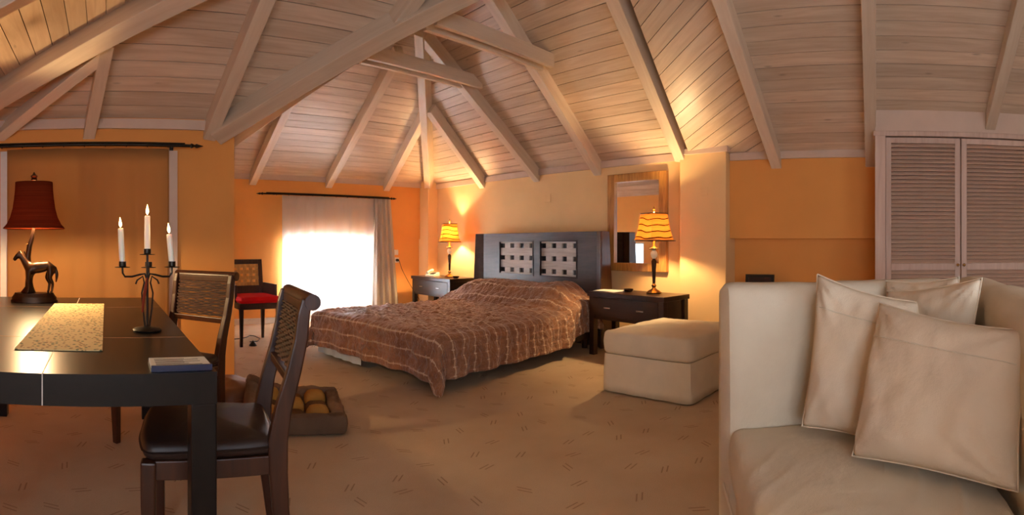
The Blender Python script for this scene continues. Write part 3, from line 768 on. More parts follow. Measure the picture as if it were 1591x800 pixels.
def telephone():
    c = (4.55, 6.50, .63); root = thing('telephone', 'white desk telephone on the far nightstand', 'telephone', c, math.radians(25))
    MB().add([(-.09, -.08, 0), (.09, -.08, 0), (.09, .08, 0), (-.09, .08, 0), (-.085, -.075, .025), (.085, -.075, .06), (.085, .075, .06), (-.085, .075, .025)],
             [(0, 3, 2, 1), (4, 5, 6, 7), (0, 1, 5, 4), (1, 2, 6, 5), (2, 3, 7, 6), (3, 0, 4, 7)]).build('body', M['plastic'], root, bevel=.006)
    MB().tube([(-.07, .05, .05), (-.03, .05, .068), (.04, .05, .085), (.09, .05, .085)], [.022, .015, .015, .023], 12).build('handset', M['plastic'], root, smooth=True)
    MB().box(-.05, .04, -.05, .01, .04, .052, Matrix.Rotation(-.15, 4, 'Y')).build('keypad', M['rod'], root)
telephone()
def ashtray(label, x, y, z):
    root = thing('dish', label, 'dish', (x, y, z))
    MB().lathe([(.03, 0), (.045, .012), (.05, .03), (.044, .03), (.036, .012), (.001, .008)], n=20, cap=True).build('bowl', M['bronze'], root, smooth=True)
ashtray('small dark dish at the right end of the far nightstand', 4.55, 5.93, .63)
ashtray('small dark dish beside the papers on the nightstand under the mirror', 4.42, 2.98, .63)
t = thing('paper_stack', 'loose white papers on the nightstand under the mirror', 'papers', (4.36, 3.16, .63))
for i in range(3):
    MB().box(-.10, .10, -.14, .14, .001 + i * .003, .003 + i * .003, Matrix.Rotation(.1 * i - .1, 4, 'Z')).build('sheet', M['paper'], t)

# mirror
def mirror():
    y0, y1, z0, z1 = 2.79, 3.55, .81, 1.88
    root = thing('wall_mirror', 'tall mirror in a gold wooden frame on the bed wall', 'mirror', (XB, (y0 + y1) / 2, (z0 + z1) / 2))
    o = root.location; f = .09
    for a, b, c, d in ((y0, y0 + f, z0, z1), (y1 - f, y1, z0, z1), (y0 + f, y1 - f, z0, z0 + f), (y0 + f, y1 - f, z1 - f, z1)):
        MB(o).box(XB - .06, XB - .004, a, b, c, d).build('frame_rail', M['gold'], root, bevel=.006)
    MB(o).box(XB - .025, XB - .018, y0 + f, y1 - f, z0 + f, z1 - f).build('mirror_glass', M['mirror'], root)
mirror()
# plates and sockets
def plate(name, label, cat, c, sx, sy, sz, m):
    o = MB(c).box(c[0] - sx, c[0] + sx, c[1] - sy, c[1] + sy, c[2] - sz, c[2] + sz).build(name, m, bevel=.003); return tag(o, label, cat)
def atY(px, py, Y): a = az(px); return at(px, py, Y / math.cos(a))
def atX(px, py, X): a = az(px); return at(px, py, X / math.sin(a))
c = atY(615, 392, WY); plate('light_switch', 'white light switch above the socket beside the beige drape', 'switch', (c.x, WY - .006, c.z), .04, .005, .04, M['plastic'])
c2 = atY(616, 404, WY); so = thing('wall_socket', 'white wall socket below the switch with a black plug', 'socket', (c2.x, WY, c2.z))
MB().box(-.04, .04, -.012, -.001, -.04, .04).build('plate', M['plastic'], so, bevel=.003)
MB().tube([(0, -.012, 0), (0, -.05, 0), (.015, -.055, -.005)], [.022, .02, .008], 12).build('plug', M['black'], so, smooth=True)
path = [Vector((c2.x + .015, WY - .06, c2.z - .01))]
for i in range(1, 9):
    u = i / 8; path.append(Vector((c2.x + .015 + .38 * u, WY - .05, c2.z - .01 - .62 * u ** .8)))
tag(MB(path[0]).tube(path, .004, 6).build('lamp_cord', M['rod'], smooth=True), 'thin cord hanging from the wall socket behind the far nightstand', 'cord')
c = atX(1094, 297, PX0); plate('cover_plate', 'painted square cover plate high on the pier', 'cover plate', (PX0 - .003, c.y, c.z), .0025, .042, .042, M['cream'])
c = atX(851, 308, XB); plate('cover_plate', 'painted square cover plate on the wall above the headboard', 'cover plate', (XB - .003, c.y, c.z), .0025, .05, .05, M['cream'])

# ------------------------------------------------------------------ ottoman
def rrect(x0, x1, y0, y1, r, n=6):
    pts = []
    for cx, cy, a0 in ((x1 - r, y1 - r, 0), (x0 + r, y1 - r, PI / 2), (x0 + r, y0 + r, PI), (x1 - r, y0 + r, 1.5 * PI)):
        for i in range(n + 1): a = a0 + PI / 2 * i / n; pts.append(Vector((cx + r * math.cos(a), cy + r * math.sin(a))))
    return pts
def inset(pts, d):
    n = len(pts); out = []
    ar = sum(pts[i].x * pts[(i + 1) % n].y - pts[(i + 1) % n].x * pts[i].y for i in range(n)); sg = 1 if ar > 0 else -1
    for i in range(n):
        t = (pts[(i + 1) % n] - pts[i - 1]); t = t.normalized() if t.length > 0 else Vector((1, 0)); out.append(pts[i] + Vector((-t.y, t.x)) * d * sg)
    return out
def resample(pts, n):
    L = [0]; m = len(pts)
    for i in range(m): L.append(L[-1] + (pts[(i + 1) % m] - pts[i]).length)
    out = []; j = 0
    for k in range(n):
        s = L[-1] * k / n
        while L[j + 1] < s: j += 1
        u = (s - L[j]) / max(1e-9, L[j + 1] - L[j]); out.append(pts[j].lerp(pts[(j + 1) % m], u))
    return out
def pad(mb, outline, z0, z1, r, n=96, crown=0.03, wr=0.006, seed=0, flat_bottom=True, fs=6, inner=9):
    pts = resample(outline, n); c = sum(pts, Vector((0, 0))) / n
    rings = []
    def ring(d, z): rings.append([Vector((p.x, p.y, z)) for p in inset(pts, d)])
    for i in range(5): a = PI / 2 * i / 4; ring(r * (1 - math.sin(a)), z0 + r * (1 - math.cos(a)))
    for i in range(1, 4): ring(-.006 * math.sin(PI * i / 4), z0 + r + (z1 - z0 - 2 * r) * i / 4)
    for i in range(5): a = PI / 2 * i / 4; ring(r * (1 - math.cos(a)), z1 - r + r * math.sin(a))
    base = rings[-1]
    for i in range(1, inner):
        k = 1 - i / inner
        rings.append([Vector((c.x + (v.x - c.x) * k, c.y + (v.y - c.y) * k, z1 + crown * (1 - k * k))) for v in base])
    vs = []
    for ri, rr in enumerate(rings):
        for v in rr:
            q = noise.noise(Vector((v.x * fs, v.y * fs * 1.3, v.z * fs + seed))) + .5 * noise.noise(Vector((v.x * fs * 2.6, v.y * fs * 2.2, v.z * 9 + seed)))
            v = v + Vector((q * wr * .6, q * wr * .6, q * wr if ri > 4 else 0)); vs.append(v)
    fs_ = []
    for i in range(len(rings) - 1):
        for k in range(n): fs_.append((i * n + k, i * n + (k + 1) % n, (i + 1) * n + (k + 1) % n, (i + 1) * n + k))
    fs_.append(tuple(reversed(range(n)))); fs_.append(tuple((len(rings) - 1) * n + k for k in range(n)))
    mb.add(vs, fs_); return mb
ox0, ox1, oy0, oy1 = 3.22, 4.10, 1.66, 2.41
ot = thing('ottoman', 'cream upholstered ottoman with skirt beside the pier', 'ottoman', ((ox0 + ox1) / 2, (oy0 + oy1) / 2, 0)); oc = ot.location
pad(MB(oc), rrect(ox0 - .005, ox1 + .005, oy0 - .005, oy1 + .005, .06), .285, .455, .035, crown=.035, wr=.008).build('cushion', M['sofa'], ot, smooth=True)
def skirt():
    mb = MB(oc); pts = resample(rrect(ox0, ox1, oy0, oy1, .03), 120); n = 120; vs = []; fs = []
    for j in range(6):
        z = .285 - (.285 - .012) * j / 5
        for i, p in enumerate(inset(pts, .008 - .014 * j / 5)):
            q = .004 * math.sin(i * .9) * j / 5 + .006 * noise.noise(Vector((p.x * 5, p.y * 5, z * 4))); dd = (p - Vector((oc.x, oc.y))).normalized() * q
            vs.append(Vector((p.x + dd.x, p.y + dd.y, z)))
    for j in range(5):
        for i in range(n): fs.append((j * n + i, j * n + (i + 1) % n, (j + 1) * n + (i + 1) % n, (j + 1) * n + i))
    mb.add(vs, fs + [tuple(range(n))]); o = mb.build('skirt', M['sofa'], ot, smooth=True); s = o.modifiers.new('t', 'SOLIDIFY'); s.thickness = .004
skirt()
for x in (ox0 + .07, ox1 - .07):
    for y in (oy0 + .07, oy1 - .07): MB(oc).lathe([(.02, 0), (.025, .28)], (x, y, 0), 10, cap=True).build('foot', M['dark'], ot)

# ------------------------------------------------------------------ sofa
A = Vector((1.755, .775)); e1 = Vector((.515, -.857)); e2 = Vector((-.857, -.515))
Cc = A + e1 * .95; Bf = Vector((.62, -.36))
so = thing('sofa', 'large cream upholstered corner sofa in the right foreground', 'sofa', (1.55, .15, 0)); sc_ = so.location
def bolster(mb, path, th, z0, z1, side, seed=0, n=40):
    # upholstered back following a plan path; inner face on the path, thickness to `side`
    path = [Vector(p) for p in path]; L = [0]
    for i in range(len(path) - 1): L.append(L[-1] + (path[i + 1] - path[i]).length)
    def pos(s):
        for i in range(len(path) - 1):
            if s <= L[i + 1] + 1e-9: u = (s - L[i]) / (L[i + 1] - L[i]); return path[i].lerp(path[i + 1], u)
        return path[-1]
    r = min(.07, th / 2.2); prof = [(0, z0)]
    prof += [(0, z0 + (z1 - r - z0) * i / 7) for i in range(1, 8)]
    prof += [(r - r * math.cos(PI / 2 * i / 4), z1 - r + r * math.sin(PI / 2 * i / 4)) for i in range(1, 5)]
    prof += [(th - r + r * math.sin(PI / 2 * i / 4), z1 - r + r * math.cos(PI / 2 * i / 4)) for i in range(0, 5)]
    prof += [(th, z1 - r - (z1 - r - z0) * i / 6) for i in range(1, 7)]
    m = len(prof); vs = []
    for k in range(n + 1):
        s = L[-1] * k / n; p = pos(s); dlt = .05; t = (pos(min(L[-1], s + dlt)) - pos(max(0, s - dlt))).normalized(); nn = Vector((-t.y, t.x)) * side
        e = min(k, n - k) / n * L[-1]; er = .05; sh = 1.0
        f = math.sqrt(max(0, 1 - (1 - min(1, e / er)) ** 2)) if e < er else 1
        for (o_, z) in prof:
            oo = th / 2 + (o_ - th / 2) * (.35 + .65 * f); zz = z - (1 - f) * .03 * (z > z1 - .1)
            q = noise.noise(Vector((s * 4, z * 3, seed))) * .018 + noise.noise(Vector((s * 11, z * 8, seed))) * .006
            oo += q if o_ < th / 2 else -q
            bul = .018 * math.sin(PI * min(1, max(0, (z - z0) / (z1 - z0)))) ; oo -= bul if o_ < th * .4 else 0
            v = p + nn * oo; vs.append(Vector((v.x, v.y, zz + (q * .5 if z > z1 - .1 else 0))))
    fs = []
    for k in range(n):
        for i in range(m - 1): fs.append((k * m + i, (k + 1) * m + i, (k + 1) * m + i + 1, k * m + i + 1))
    fs += [tuple(reversed(range(m))), tuple(n * m + i for i in range(m))]
    return mb.add(vs, fs)
bolster(MB(sc_), [A, A + e1 * .5, Cc], .20, .06, .955, 1, 1).build('backrest', M['sofa'], so, smooth=True)
arm_path = [Cc + Vector((.16, .02)), Vector((2.0, -.075)), Vector((1.6, -.155)), Vector((1.35, -.205)), Vector((1.0, -.27)), Bf]
bolster(MB(sc_), arm_path, .20, .06, .955, -1 if False else 1, 5, 48).build('side_back', M['sofa'], so, smooth=True)
seat_out = [A + e1 * .02 + e2 * .0, A + e2 * .95, Vector((.72, -.10)), Bf + Vector((.12, .05)), Vector((1.35, -.17)), Cc + Vector((-.06, .06))]
def smooth_poly(pts, r=.06):
    out = []
    n = len(pts)
    for i in range(n):
        a, b, c = pts[i - 1], pts[i], pts[(i + 1) % n]; p = b + (a - b).normalized() * r; q = b + (c - b).normalized() * r
        for k in range(5): u = k / 4; out.append((p.lerp(b, u)).lerp(b.lerp(q, u), u))
    return out
def seatpad():
    mb = MB(sc_); pad(mb, smooth_poly(seat_out, .05), .24, .448, .045, n=260, crown=.015, wr=.004, seed=3, fs=3, inner=60)
    # long soft creases running across the seat
    for i, v in enumerate(mb.v):
        if v.z > .40:
            w = v + mb.o; t = (w.xy - A).dot(e1); s_ = (w.xy - A).dot(e2)
            g_ = t * .8 + s_ * .6; ph = g_ * 62 + 8 * noise.noise(Vector((t * 1.6, s_ * 1.6, 2)))
            rid = (1 - abs(math.sin(ph / 2))) ** 3
            edge = min(1, max(0, s_ - .06) / .15)
            v.z += .016 * rid * max(0, noise.noise(Vector((t * 2.2, s_ * 1.5, 7))) + .38) * edge
    return mb.build('seat_cushion', M['sofa'], so, smooth=True)
seatpad()
def inset_poly(p, d): return inset(resample(smooth_poly(p, .06), 120), d)
MB(sc_).prism([tuple(v) for v in inset_poly(seat_out, .02)], .02, .25).build('base', M['sofa'], so, bevel=.01)
# piping along the front edge
pp = [Vector((*(A + e1 * .0 + e2 * k * .9 / 8 + e1 * .002 - e1 * .004), .246)) for k in range(9)]
MB(sc_).tube(pp, .006, 6).build('piping', M['sofa'], so)

def pillow(label, TL, TR, BR_, BL_, th=.15, seed=0, seam=None):
    cs = [Vector(v) for v in (TL, TR, BR_, BL_)]; c = sum(cs, Vector((0, 0, 0))) / 4
    nrm = (cs[1] - cs[0]).cross(cs[3] - cs[0]).normalized()
    if nrm.dot(c - Vector((0, 0, H))) > 0: nrm = -nrm     # towards the viewer side
    n = 40; root = thing('pillow', label, 'pillow', c)
    def fn(side):
        def g(u, v):
            # pull edges inwards between the corners
            pu = u + (.5 - u) * .07 * math.sin(PI * v) ** 1 * (2 * abs(u - .5)); pv = v + (.5 - v) * .07 * math.sin(PI * u) * (2 * abs(v - .5))
            p = (cs[0].lerp(cs[1], pu)).lerp(cs[3].lerp(cs[2], pu), pv)
            a, b = 2 * u - 1, 2 * v - 1
            h = ((1 - a ** 4) * (1 - b ** 4)) ** .5 * (1 - .25 * (a * a + b * b) / 2)
            q = noise.noise(Vector((u * 3.2, v * 3.2, seed + side))) * .016 + noise.noise(Vector((u * 9, v * 7, seed))) * .005
            for cu, cv in ((0, 0), (1, 0), (1, 1), (0, 1)):
                du, dv_ = u - cu, v - cv; rr = math.hypot(du, dv_); q += .009 * math.sin(13 * math.atan2(dv_, du) + seed + cu) * math.exp(-rr * 4.5) * min(1, rr * 8)
            return p + nrm * side * (th / 2 * h + q * min(1, h * 2)) 
        return g
    mb = MB(c); mb.grid(fn(1), n, n); mb.grid(fn(-1), n, n)
    o = mb.build('cover', M['pillow'], root, smooth=True)
    bm = bmesh.new(); bm.from_mesh(o.data); bmesh.ops.remove_doubles(bm, verts=bm.verts, dist=.0008); bmesh.ops.recalc_face_normals(bm, faces=bm.faces); bm.to_mesh(o.data); bm.free()
    for p in o.data.polygons: p.use_smooth = True
    g = fn(1)
    if seam: MB(c).tube([g(.03 + .94 * i / 16, seam) + nrm * .0015 for i in range(17)], .0022, 5).build('seam', M['sofa'], root)
    # piped edge
    e = [g(i / 16, 0) for i in range(16)] + [g(1, i / 16) for i in range(16)] + [g(1 - i / 16, 1) for i in range(16)] + [g(0, 1 - i / 16) for i in range(17)]
    MB(c).tube(e, .003, 5, False).build('edge', M['pillow'], root, smooth=True)
pillow('front cream pillow, largest and nearest, on the sofa', at(1366, 470, 1.72), at(1608, 515, 1.41), at(1582, 764, 1.33), at(1324, 708, 1.56), .17, 1, .24)
pillow('cream pillow with pointed top corner, left of the largest one', at(1270, 426, 1.90), at(1430, 470, 1.82), at(1410, 702, 1.68), at(1246, 662, 1.79), .15, 2, .22)
pillow('cream pillow behind the two front ones with its corner up at right', at(1378, 452, 2.0), at(1526, 432, 1.72), at(1508, 600, 1.68), at(1392, 610, 1.95), .12, 3, None)
pillow('rearmost plump cream pillow, only its top showing at the sofa corner', at(1376, 436, 2.10), at(1490, 430, 1.92), at(1500, 600, 1.86), at(1390, 600, 2.05), .10, 4, None)

# framed picture leaning in the alcove
def picture():
    a, b = rpt(4.95, -1.36), rpt(4.95, -1.04)
    root = thing('framed_picture', 'dark framed picture leaning in the alcove behind the sofa', 'picture', (a + b) / 2, math.atan2(nR.y, nR.x))
    Mr = Matrix.Rotation(math.radians(7), 4, 'Y'); hw = .14
    MB().box(-.012, .012, -hw, hw, 0, 0.815, Mr).build('back', M['black'], root)
    for y0, y1, z0, z1 in ((-hw, -hw + .03, 0, 0.815), (hw - .03, hw, 0, 0.815), (-hw + .03, hw - .03, 0, .03), (-hw + .03, hw - .03, .785, .815)):
        MB().box(-.03, -.012, y0, y1, z0, z1, Mr).build('frame_rail', M['black'], root)
    MB().box(-.016, -.012, -hw + .03, hw - .03, .03, .815, Mr).build('canvas', M['art'], root)
picture()

# ------------------------------------------------------------------ dining table
def table():
    x0, x1, y0, y1, z = -.70, .295, 1.40, 3.42, .76
    root = thing('dining_table', 'long black wooden dining table with square legs', 'table', ((x0 + x1) / 2, (y0 + y1) / 2, 0)); c = root.location
    MB(c).box(x0, x1, y0, y1, z - .03, z).build('tabletop', M['table'], root)
    ap = MB(c)
    for a in ((x0, x1, y0, y0 + .03), (x0, x1, y1 - .03, y1), (x0, x0 + .03, y0 + .03, y1 - .03), (x1 - .03, x1, y0 + .03, y1 - .03)): ap.box(*a, z - .085, z - .03)
    ap.build('apron', M['table'], root)
    for x in (x0, x1 - .07):
        for y in (y0, y1 - .07): MB(c).box(x, x + .07, y, y + .07, 0, z - .085).build('leg', M['table'], root, bevel=.004)
    g = M['lattice']
    MB(c).box(-.170, -.167, y0 - .001, y1, z - .001, z + .0008).box(-.170, -.167, y0 - .0008, y0 + .001, z - .085, z).build('inlay_strip', g, root)
    for y in (1.95, 2.90): MB(c).box(x0, x1, y - .0015, y + .0015, z - .001, z + .0006).build('inlay_strip', M['gold'], root)
table()
rn = MB((-.15, 2.37, .762)).box(-.295, -.012, 1.70, 3.04, .7612, .7642).build('table_runner', M['runner']); tag(rn, 'pale leaf patterned runner along the black table', 'table runner')
def notebook():
    root = thing('notebook', 'thin notebook with dark blue cover on the near table corner', 'notebook', (.205, 1.475, .761))
    MB().box(-.085, .08, -.055, .055, 0, .003).build('back_cover', M['blueblack'], root)
    MB().box(-.083, .078, -.052, .053, .003, .014).build('pages', M['paper'], root)
    MB().box(-.085, .08, -.058, -.0525, 0, .016).build('spine', M['blueblack'], root)
    tx = MB()
    for i in range(7): tx.box(-.07, -.07 + random.uniform(.08, .13), -.04 + i * .012, -.037 + i * .012, .0141, .0146)
    tx.build('written_lines', M['leather'], root)
notebook()

# candelabra with candles
CX, CY, CZ = .162, 2.10, .76
def candelabra():
    root = thing('candelabra', 'wrought iron candelabra with curled arms on the black table', 'candelabra', (CX, CY, CZ))
    MB().lathe([(.055, 0), (.058, .006), (.050, .012), (.02, .016), (.008, .02)], n=28, cap=True).build('base', M['iron'], root, smooth=True)
    MB().tube([(0, 0, .015), (0, 0, .30)], .005, 8).build('stem', M['iron'], root, smooth=True)
    for s in (-1, 1):
        MB().tube([(s * .008, 0, .015), (s * .018, 0, .09), (s * .022, 0, .15), (s * .012, 0, .19), (s * .018, 0, .215), (s * .04, 0, .20), (s * .046, 0, .185), (s * .048, 0, .20)][:7], .0035, 7).build('scroll', M['iron'], root, smooth=True)
        MB().tube([(0, 0, .20), (s * .01, 0, .225), (s * .03, 0, .222), (s * .06, 0, .214), (s * .088, 0, .214), (s * .097, 0, .228), (s * .098, 0, .25)], .0042, 7).build('arm', M['iron'], root, smooth=True)
    MB().tube([(0, 0, .20), (.005, .02, .225), (.01, .05, .215), (.012, .08, .222), (.012, .09, .245)], .0042, 7).build('arm', M['iron'], root, smooth=True)
    for x, y, z in ((-.098, 0, .25), (.098, 0, .25), (0, 0, .30), (.012, .09, .245)):
        MB().lathe([(.03, .0), (.031, .002), (.012, .004), (.0145, .006), (.0145, .024), (.0128, .024), (.0128, .006), (.001, .006)], (x, y, z), 18, cap=False).build('candle_cup', M['iron'], root, smooth=True)
    MB().tube([(-.002, -.008, .21), (-.008, -.012, .17), (-.016, -.012, .12), (-.02, -.012, .075)], [.003, .007, .006, .004], 8).build('tassel', M['tassel'], root, smooth=True)
candelabra()
for x, z, hh, lean, lab in ((-.098, .25, .147, -.05, 'left lit white candle of the three in the candelabra'), (0, .30, .147, 0.0, 'tallest, middle lit white candle in the candelabra'), (.098, .25, .125, -.09, 'right lit white candle of the three in the candelabra')):
    root = thing('candle', lab, 'candle', (CX + x, CY, CZ + z + .007)); root.rotation_euler = (0, lean, 0)
    MB().lathe([(.0115, 0), (.0118, hh * .5), (.0112, hh - .003), (.009, hh), (.002, hh - .003)], n=20, cap=True).build('wax', M['wax'], root, smooth=True)
    MB().tube([(0, 0, hh - .003), (.001, 0, hh + .008)], .0008, 5).build('wick', M['black'], root)
    MB().lathe([(.0005, hh + .004), (.004, hh + .009), (.0058, hh + .016), (.0045, hh + .026), (.002, hh + .036), (.0003, hh + .044)], n=12, cap=True).build('flame', M['flame'], root, smooth=True)
    point('candle_light', (CX + x - math.sin(lean) * -.17 * 1, CY - .0, CZ + z + hh + .03), .35, (1, .6, .25), .008)

# ------------------------------------------------------------------ horse lamp
HX, HY, HZt = -.425, 3.13, .76
def skin_obj(name, verts, edges, radii, m, parent, sub=2, loc=(0, 0, 0)):
    me = bpy.data.meshes.new(name); me.from_pydata(verts, edges, []); o = bpy.data.objects.new(name, me); COL.objects.link(o); me.materials.append(m)
    md = o.modifiers.new('skin', 'SKIN'); md.use_smooth_shade = True
    for i, r in enumerate(radii):
        sv = me.skin_vertices[0].data[i]; sv.radius = (r, r) if not isinstance(r, tuple) else r; sv.use_root = (i == 0)
    s = o.modifiers.new('sub', 'SUBSURF'); s.levels = sub; s.render_levels = sub
    o.parent = parent; o.location = loc; return o
def horse_lamp():
    root = thing('horse_lamp', 'lamp with bronze horse, branch stem and rust bell shade', 'lamp', (HX, HY, HZt), math.radians(4))
    MB().lathe([(.138, 0), (.14, .012), (.132, .02), (.134, .028), (.125, .04), (.118, .05), (.115, .056)], n=40, sx=1.0, sy=.55, cap=True).build('base', M['bronze'], root, smooth=True)
    z0 = .054
    V = [(-.02, 0, .150), (.03, 0, .152), (.075, 0, .158), (.10, 0, .150),                # trunk chest..rump 0-3
         (-.045, 0, .158), (-.066, 0, .192), (-.083, 0, .222), (-.094, 0, .232),           # neck 4-7 poll
         (-.108, 0, .218), (-.122, 0, .200), (-.128, 0, .192),                              # head 8-10
         (-.040, -.022, .125), (-.040, -.024, .075), (-.037, -.024, .045), (-.040, -.024, .010), (-.047, -.024, .003),   # fore near 11-15
         (-.030, .022, .125), (-.026, .024, .075), (-.024, .024, .045), (-.026, .024, .010), (-.033, .024, .003),        # fore far 16-20
         (.092, -.022, .125), (.082, -.025, .092), (.104, -.025, .060), (.098, -.025, .010), (.090, -.025, .003),        # hind near 21-25
         (.086, .022, .125), (.068, .025, .090), (.084, .025, .058), (.076, .025, .010), (.068, .025, .003),             # hind far 26-30
         (.118, 0, .148), (.128, 0, .110), (.122, 0, .065),                                  # tail 31-33
         (-.088, -.009, .250), (-.088, .009, .250)]                                          # ears 34,35
    E_ = [(0, 1), (1, 2), (2, 3), (0, 4), (4, 5), (5, 6), (6, 7), (7, 8), (8, 9), (9, 10), (0, 11), (11, 12), (12, 13), (13, 14), (14, 15), (0, 16), (16, 17), (17, 18), (18, 19), (19, 20),
          (3, 21), (21, 22), (22, 23), (23, 24), (24, 25), (3, 26), (26, 27), (27, 28), (28, 29), (29, 30), (3, 31), (31, 32), (32, 33), (7, 34), (7, 35)]
    R_ = [.038, .036, .035, .032, .030, .022, .017, .016, .016, .012, .010, .019, .010, .0075, .0068, .009, .019, .010, .0075, .0068, .009,
          .023, .016, .009, .0068, .009, .023, .016, .009, .0068, .009, .010, .011, .004, .005, .005]
    h = skin_obj('horse', V, E_, R_, M['bronze'], root, 2, (.008, -.01, z0))
    h['label'] = 'bronze standing horse facing left'
    MB().tube([(-.035, .02, z0 - .004), (-.03, .018, .09), (-.032, .012, .14), (-.035, .014, .20), (-.038, .01, .27), (-.028, .006, .33), (-.012, 0, .38), (-.004, 0, .43), (0, 0, .47)],
              [.05, .026, .02, .019, .018, .016, .013, .009, .007], 12).build('branch_stem', M['bronze'], root, smooth=True)
    MB().tube([(-.036, .01, .26), (-.052, .0, .285), (-.06, 0, .30)], [.010, .006, .004], 8).build('twig', M['bronze'], root, smooth=True)
    MB().tube([(-.030, .01, .33), (-.046, 0, .345)], [.007, .004], 8).build('twig', M['brass'], root, smooth=True)
    prof = [(.182, .435), (.160, .46), (.140, .50), (.126, .55), (.117, .61), (.112, .66), (.110, .705)]
    sh = MB().lathe(prof, n=48, sq=1.0).build('shade', M['redshade'], root, smooth=True); sh['label'] = 'rust red bell shaped shade'
    s = sh.modifiers.new('t', 'SOLIDIFY'); s.thickness = .003
    MB().lathe([(.001, .49), (.014, .50), (.020, .525), (.014, .55), (.001, .56)], n=16).build('bulb', M['bulb'], root, smooth=True)
    MB().tube([(0, 0, .47), (.04, 0, .52), (.04, 0, .62), (0, 0, .71), (0, 0, .725)], .002, 6).build('harp', M['brass'], root)
    MB().lathe([(.006, .712), (.02, .72), (.016, .735), (.022, .745), (.010, .755), (.001, .77)], n=12).build('finial', M['bronze'], root, smooth=True)
horse_lamp()
lamp_light('bulb_light_horse', HX, HY, HZt + .458, 48)

# ------------------------------------------------------------------ dining chairs
def make_chair(label):
    root = thing('dining_chair', label, 'chair', (0, 0, 0))
    out = [Vector((-.20, -.20)), Vector((.20, -.20)), Vector((.245, .22)), Vector((.12, .245)), Vector((-.12, .245)), Vector((-.245, .22))]
    pad(MB(), smooth_poly(out, .04), .435, .49, .024, n=72, crown=.022, wr=.002).build('seat', M['leather'], root, smooth=True)
    rl = MB()
    rl.beam((-.225, .205, .375), (.225, .205, .375), .026, .06)
    for s in (-1, 1): rl.beam((s * .222, .20, .375), (s * .185, -.19, .375), .026, .06)
    rl.beam((-.185, -.19, .375), (.185, -.19, .375), .026, .06)
    rl.build('seat_frame', M['chairwood'], root, bevel=.004)
    for s in (-1, 1):
        def sec(path, ws, nm):
            mb = MB(); vs = []; n = len(path)
            for (x, y, z), (a, b) in zip(path, ws): vs += [(x - a, y - b, z), (x + a, y - b, z), (x + a, y + b, z), (x - a, y + b, z)]
            fs = [(0, 1, 2, 3), tuple(4 * (n - 1) + k for k in (3, 2, 1, 0))]
            for i in range(n - 1):
                for k in range(4): fs.append((4 * i + k, 4 * i + (k + 1) % 4, 4 * i + 4 + (k + 1) % 4, 4 * i + 4 + k))
            mb.add(vs, fs); return mb.build(nm, M['chairwood'], root, smooth=False, bevel=.006)
        sec([(s * .222, .20, 0), (s * .224, .204, .15), (s * .226, .206, .30), (s * .226, .206, .435)], [(.017, .017), (.020, .020), (.023, .023), (.024, .024)], 'leg')
        sec([(s * .182, -.238, 0), (s * .183, -.224, .12), (s * .184, -.208, .26), (s * .186, -.20, .38), (s * .188, -.198, .48), (s * .193, -.215, .58), (s * .20, -.248, .70), (s * .204, -.27, .80), (s * .206, -.278, .88), (s * .206, -.29, .93)],
            [(.016, .020), (.017, .023), (.018, .027), (.019, .030), (.019, .032), (.018, .028), (.017, .024), (.016, .022), (.016, .020), (.016, .018)], 'stile')
    MB().tube([(-.228, -.305, .918), (.228, -.305, .918)], [.026, .026], 16).build('top_roll', M['chairwood'], root, smooth=True)
    def by(z): return -.205 - (.29 - .205) * min(1, max(0, (z - .5) / .43)) ** .9
    for z in (.655,): MB().beam((-.185, by(z), z), (.185, by(z), z), .026, .03).build('lower_rail', M['chairwood'], root, bevel=.003)
    MB().beam((-.19, -.290, .885), (.19, -.290, .885), .024, .03).build('upper_rail', M['chairwood'], root, bevel=.003)
    # woven reeds
    n = 20
    for i in range(n):
        z = .69 + (.885 - .69) * (i + .5) / n
        pts = [(-.188 + .376 * k / 10, by(z) + .004 * (1 if (k + i) % 2 else -1) - .0, z + random.uniform(-.0015, .0015)) for k in range(11)]
        MB().tube(pts, .0052, 5).build('reed', M['reed'], root, smooth=True)
    return root
ch1 = make_chair('near dining chair with dark leather seat, reed back seen edge on')
ch2 = copy_tree(ch1); ch2['label'] = 'farther dining chair with reed back facing the camera, by the partition'
def place(o, c, f): o.location = (c[0], c[1], 0); o.rotation_euler = (0, 0, math.atan2(-f[0], f[1]))
place(ch1, (.372, 1.83), (-.985, .17))
place(ch2, (.355, 2.925), (-.766, -.647))
for o in (ch1, ch2): o['group'] = 'reed backed dining chairs at the table'

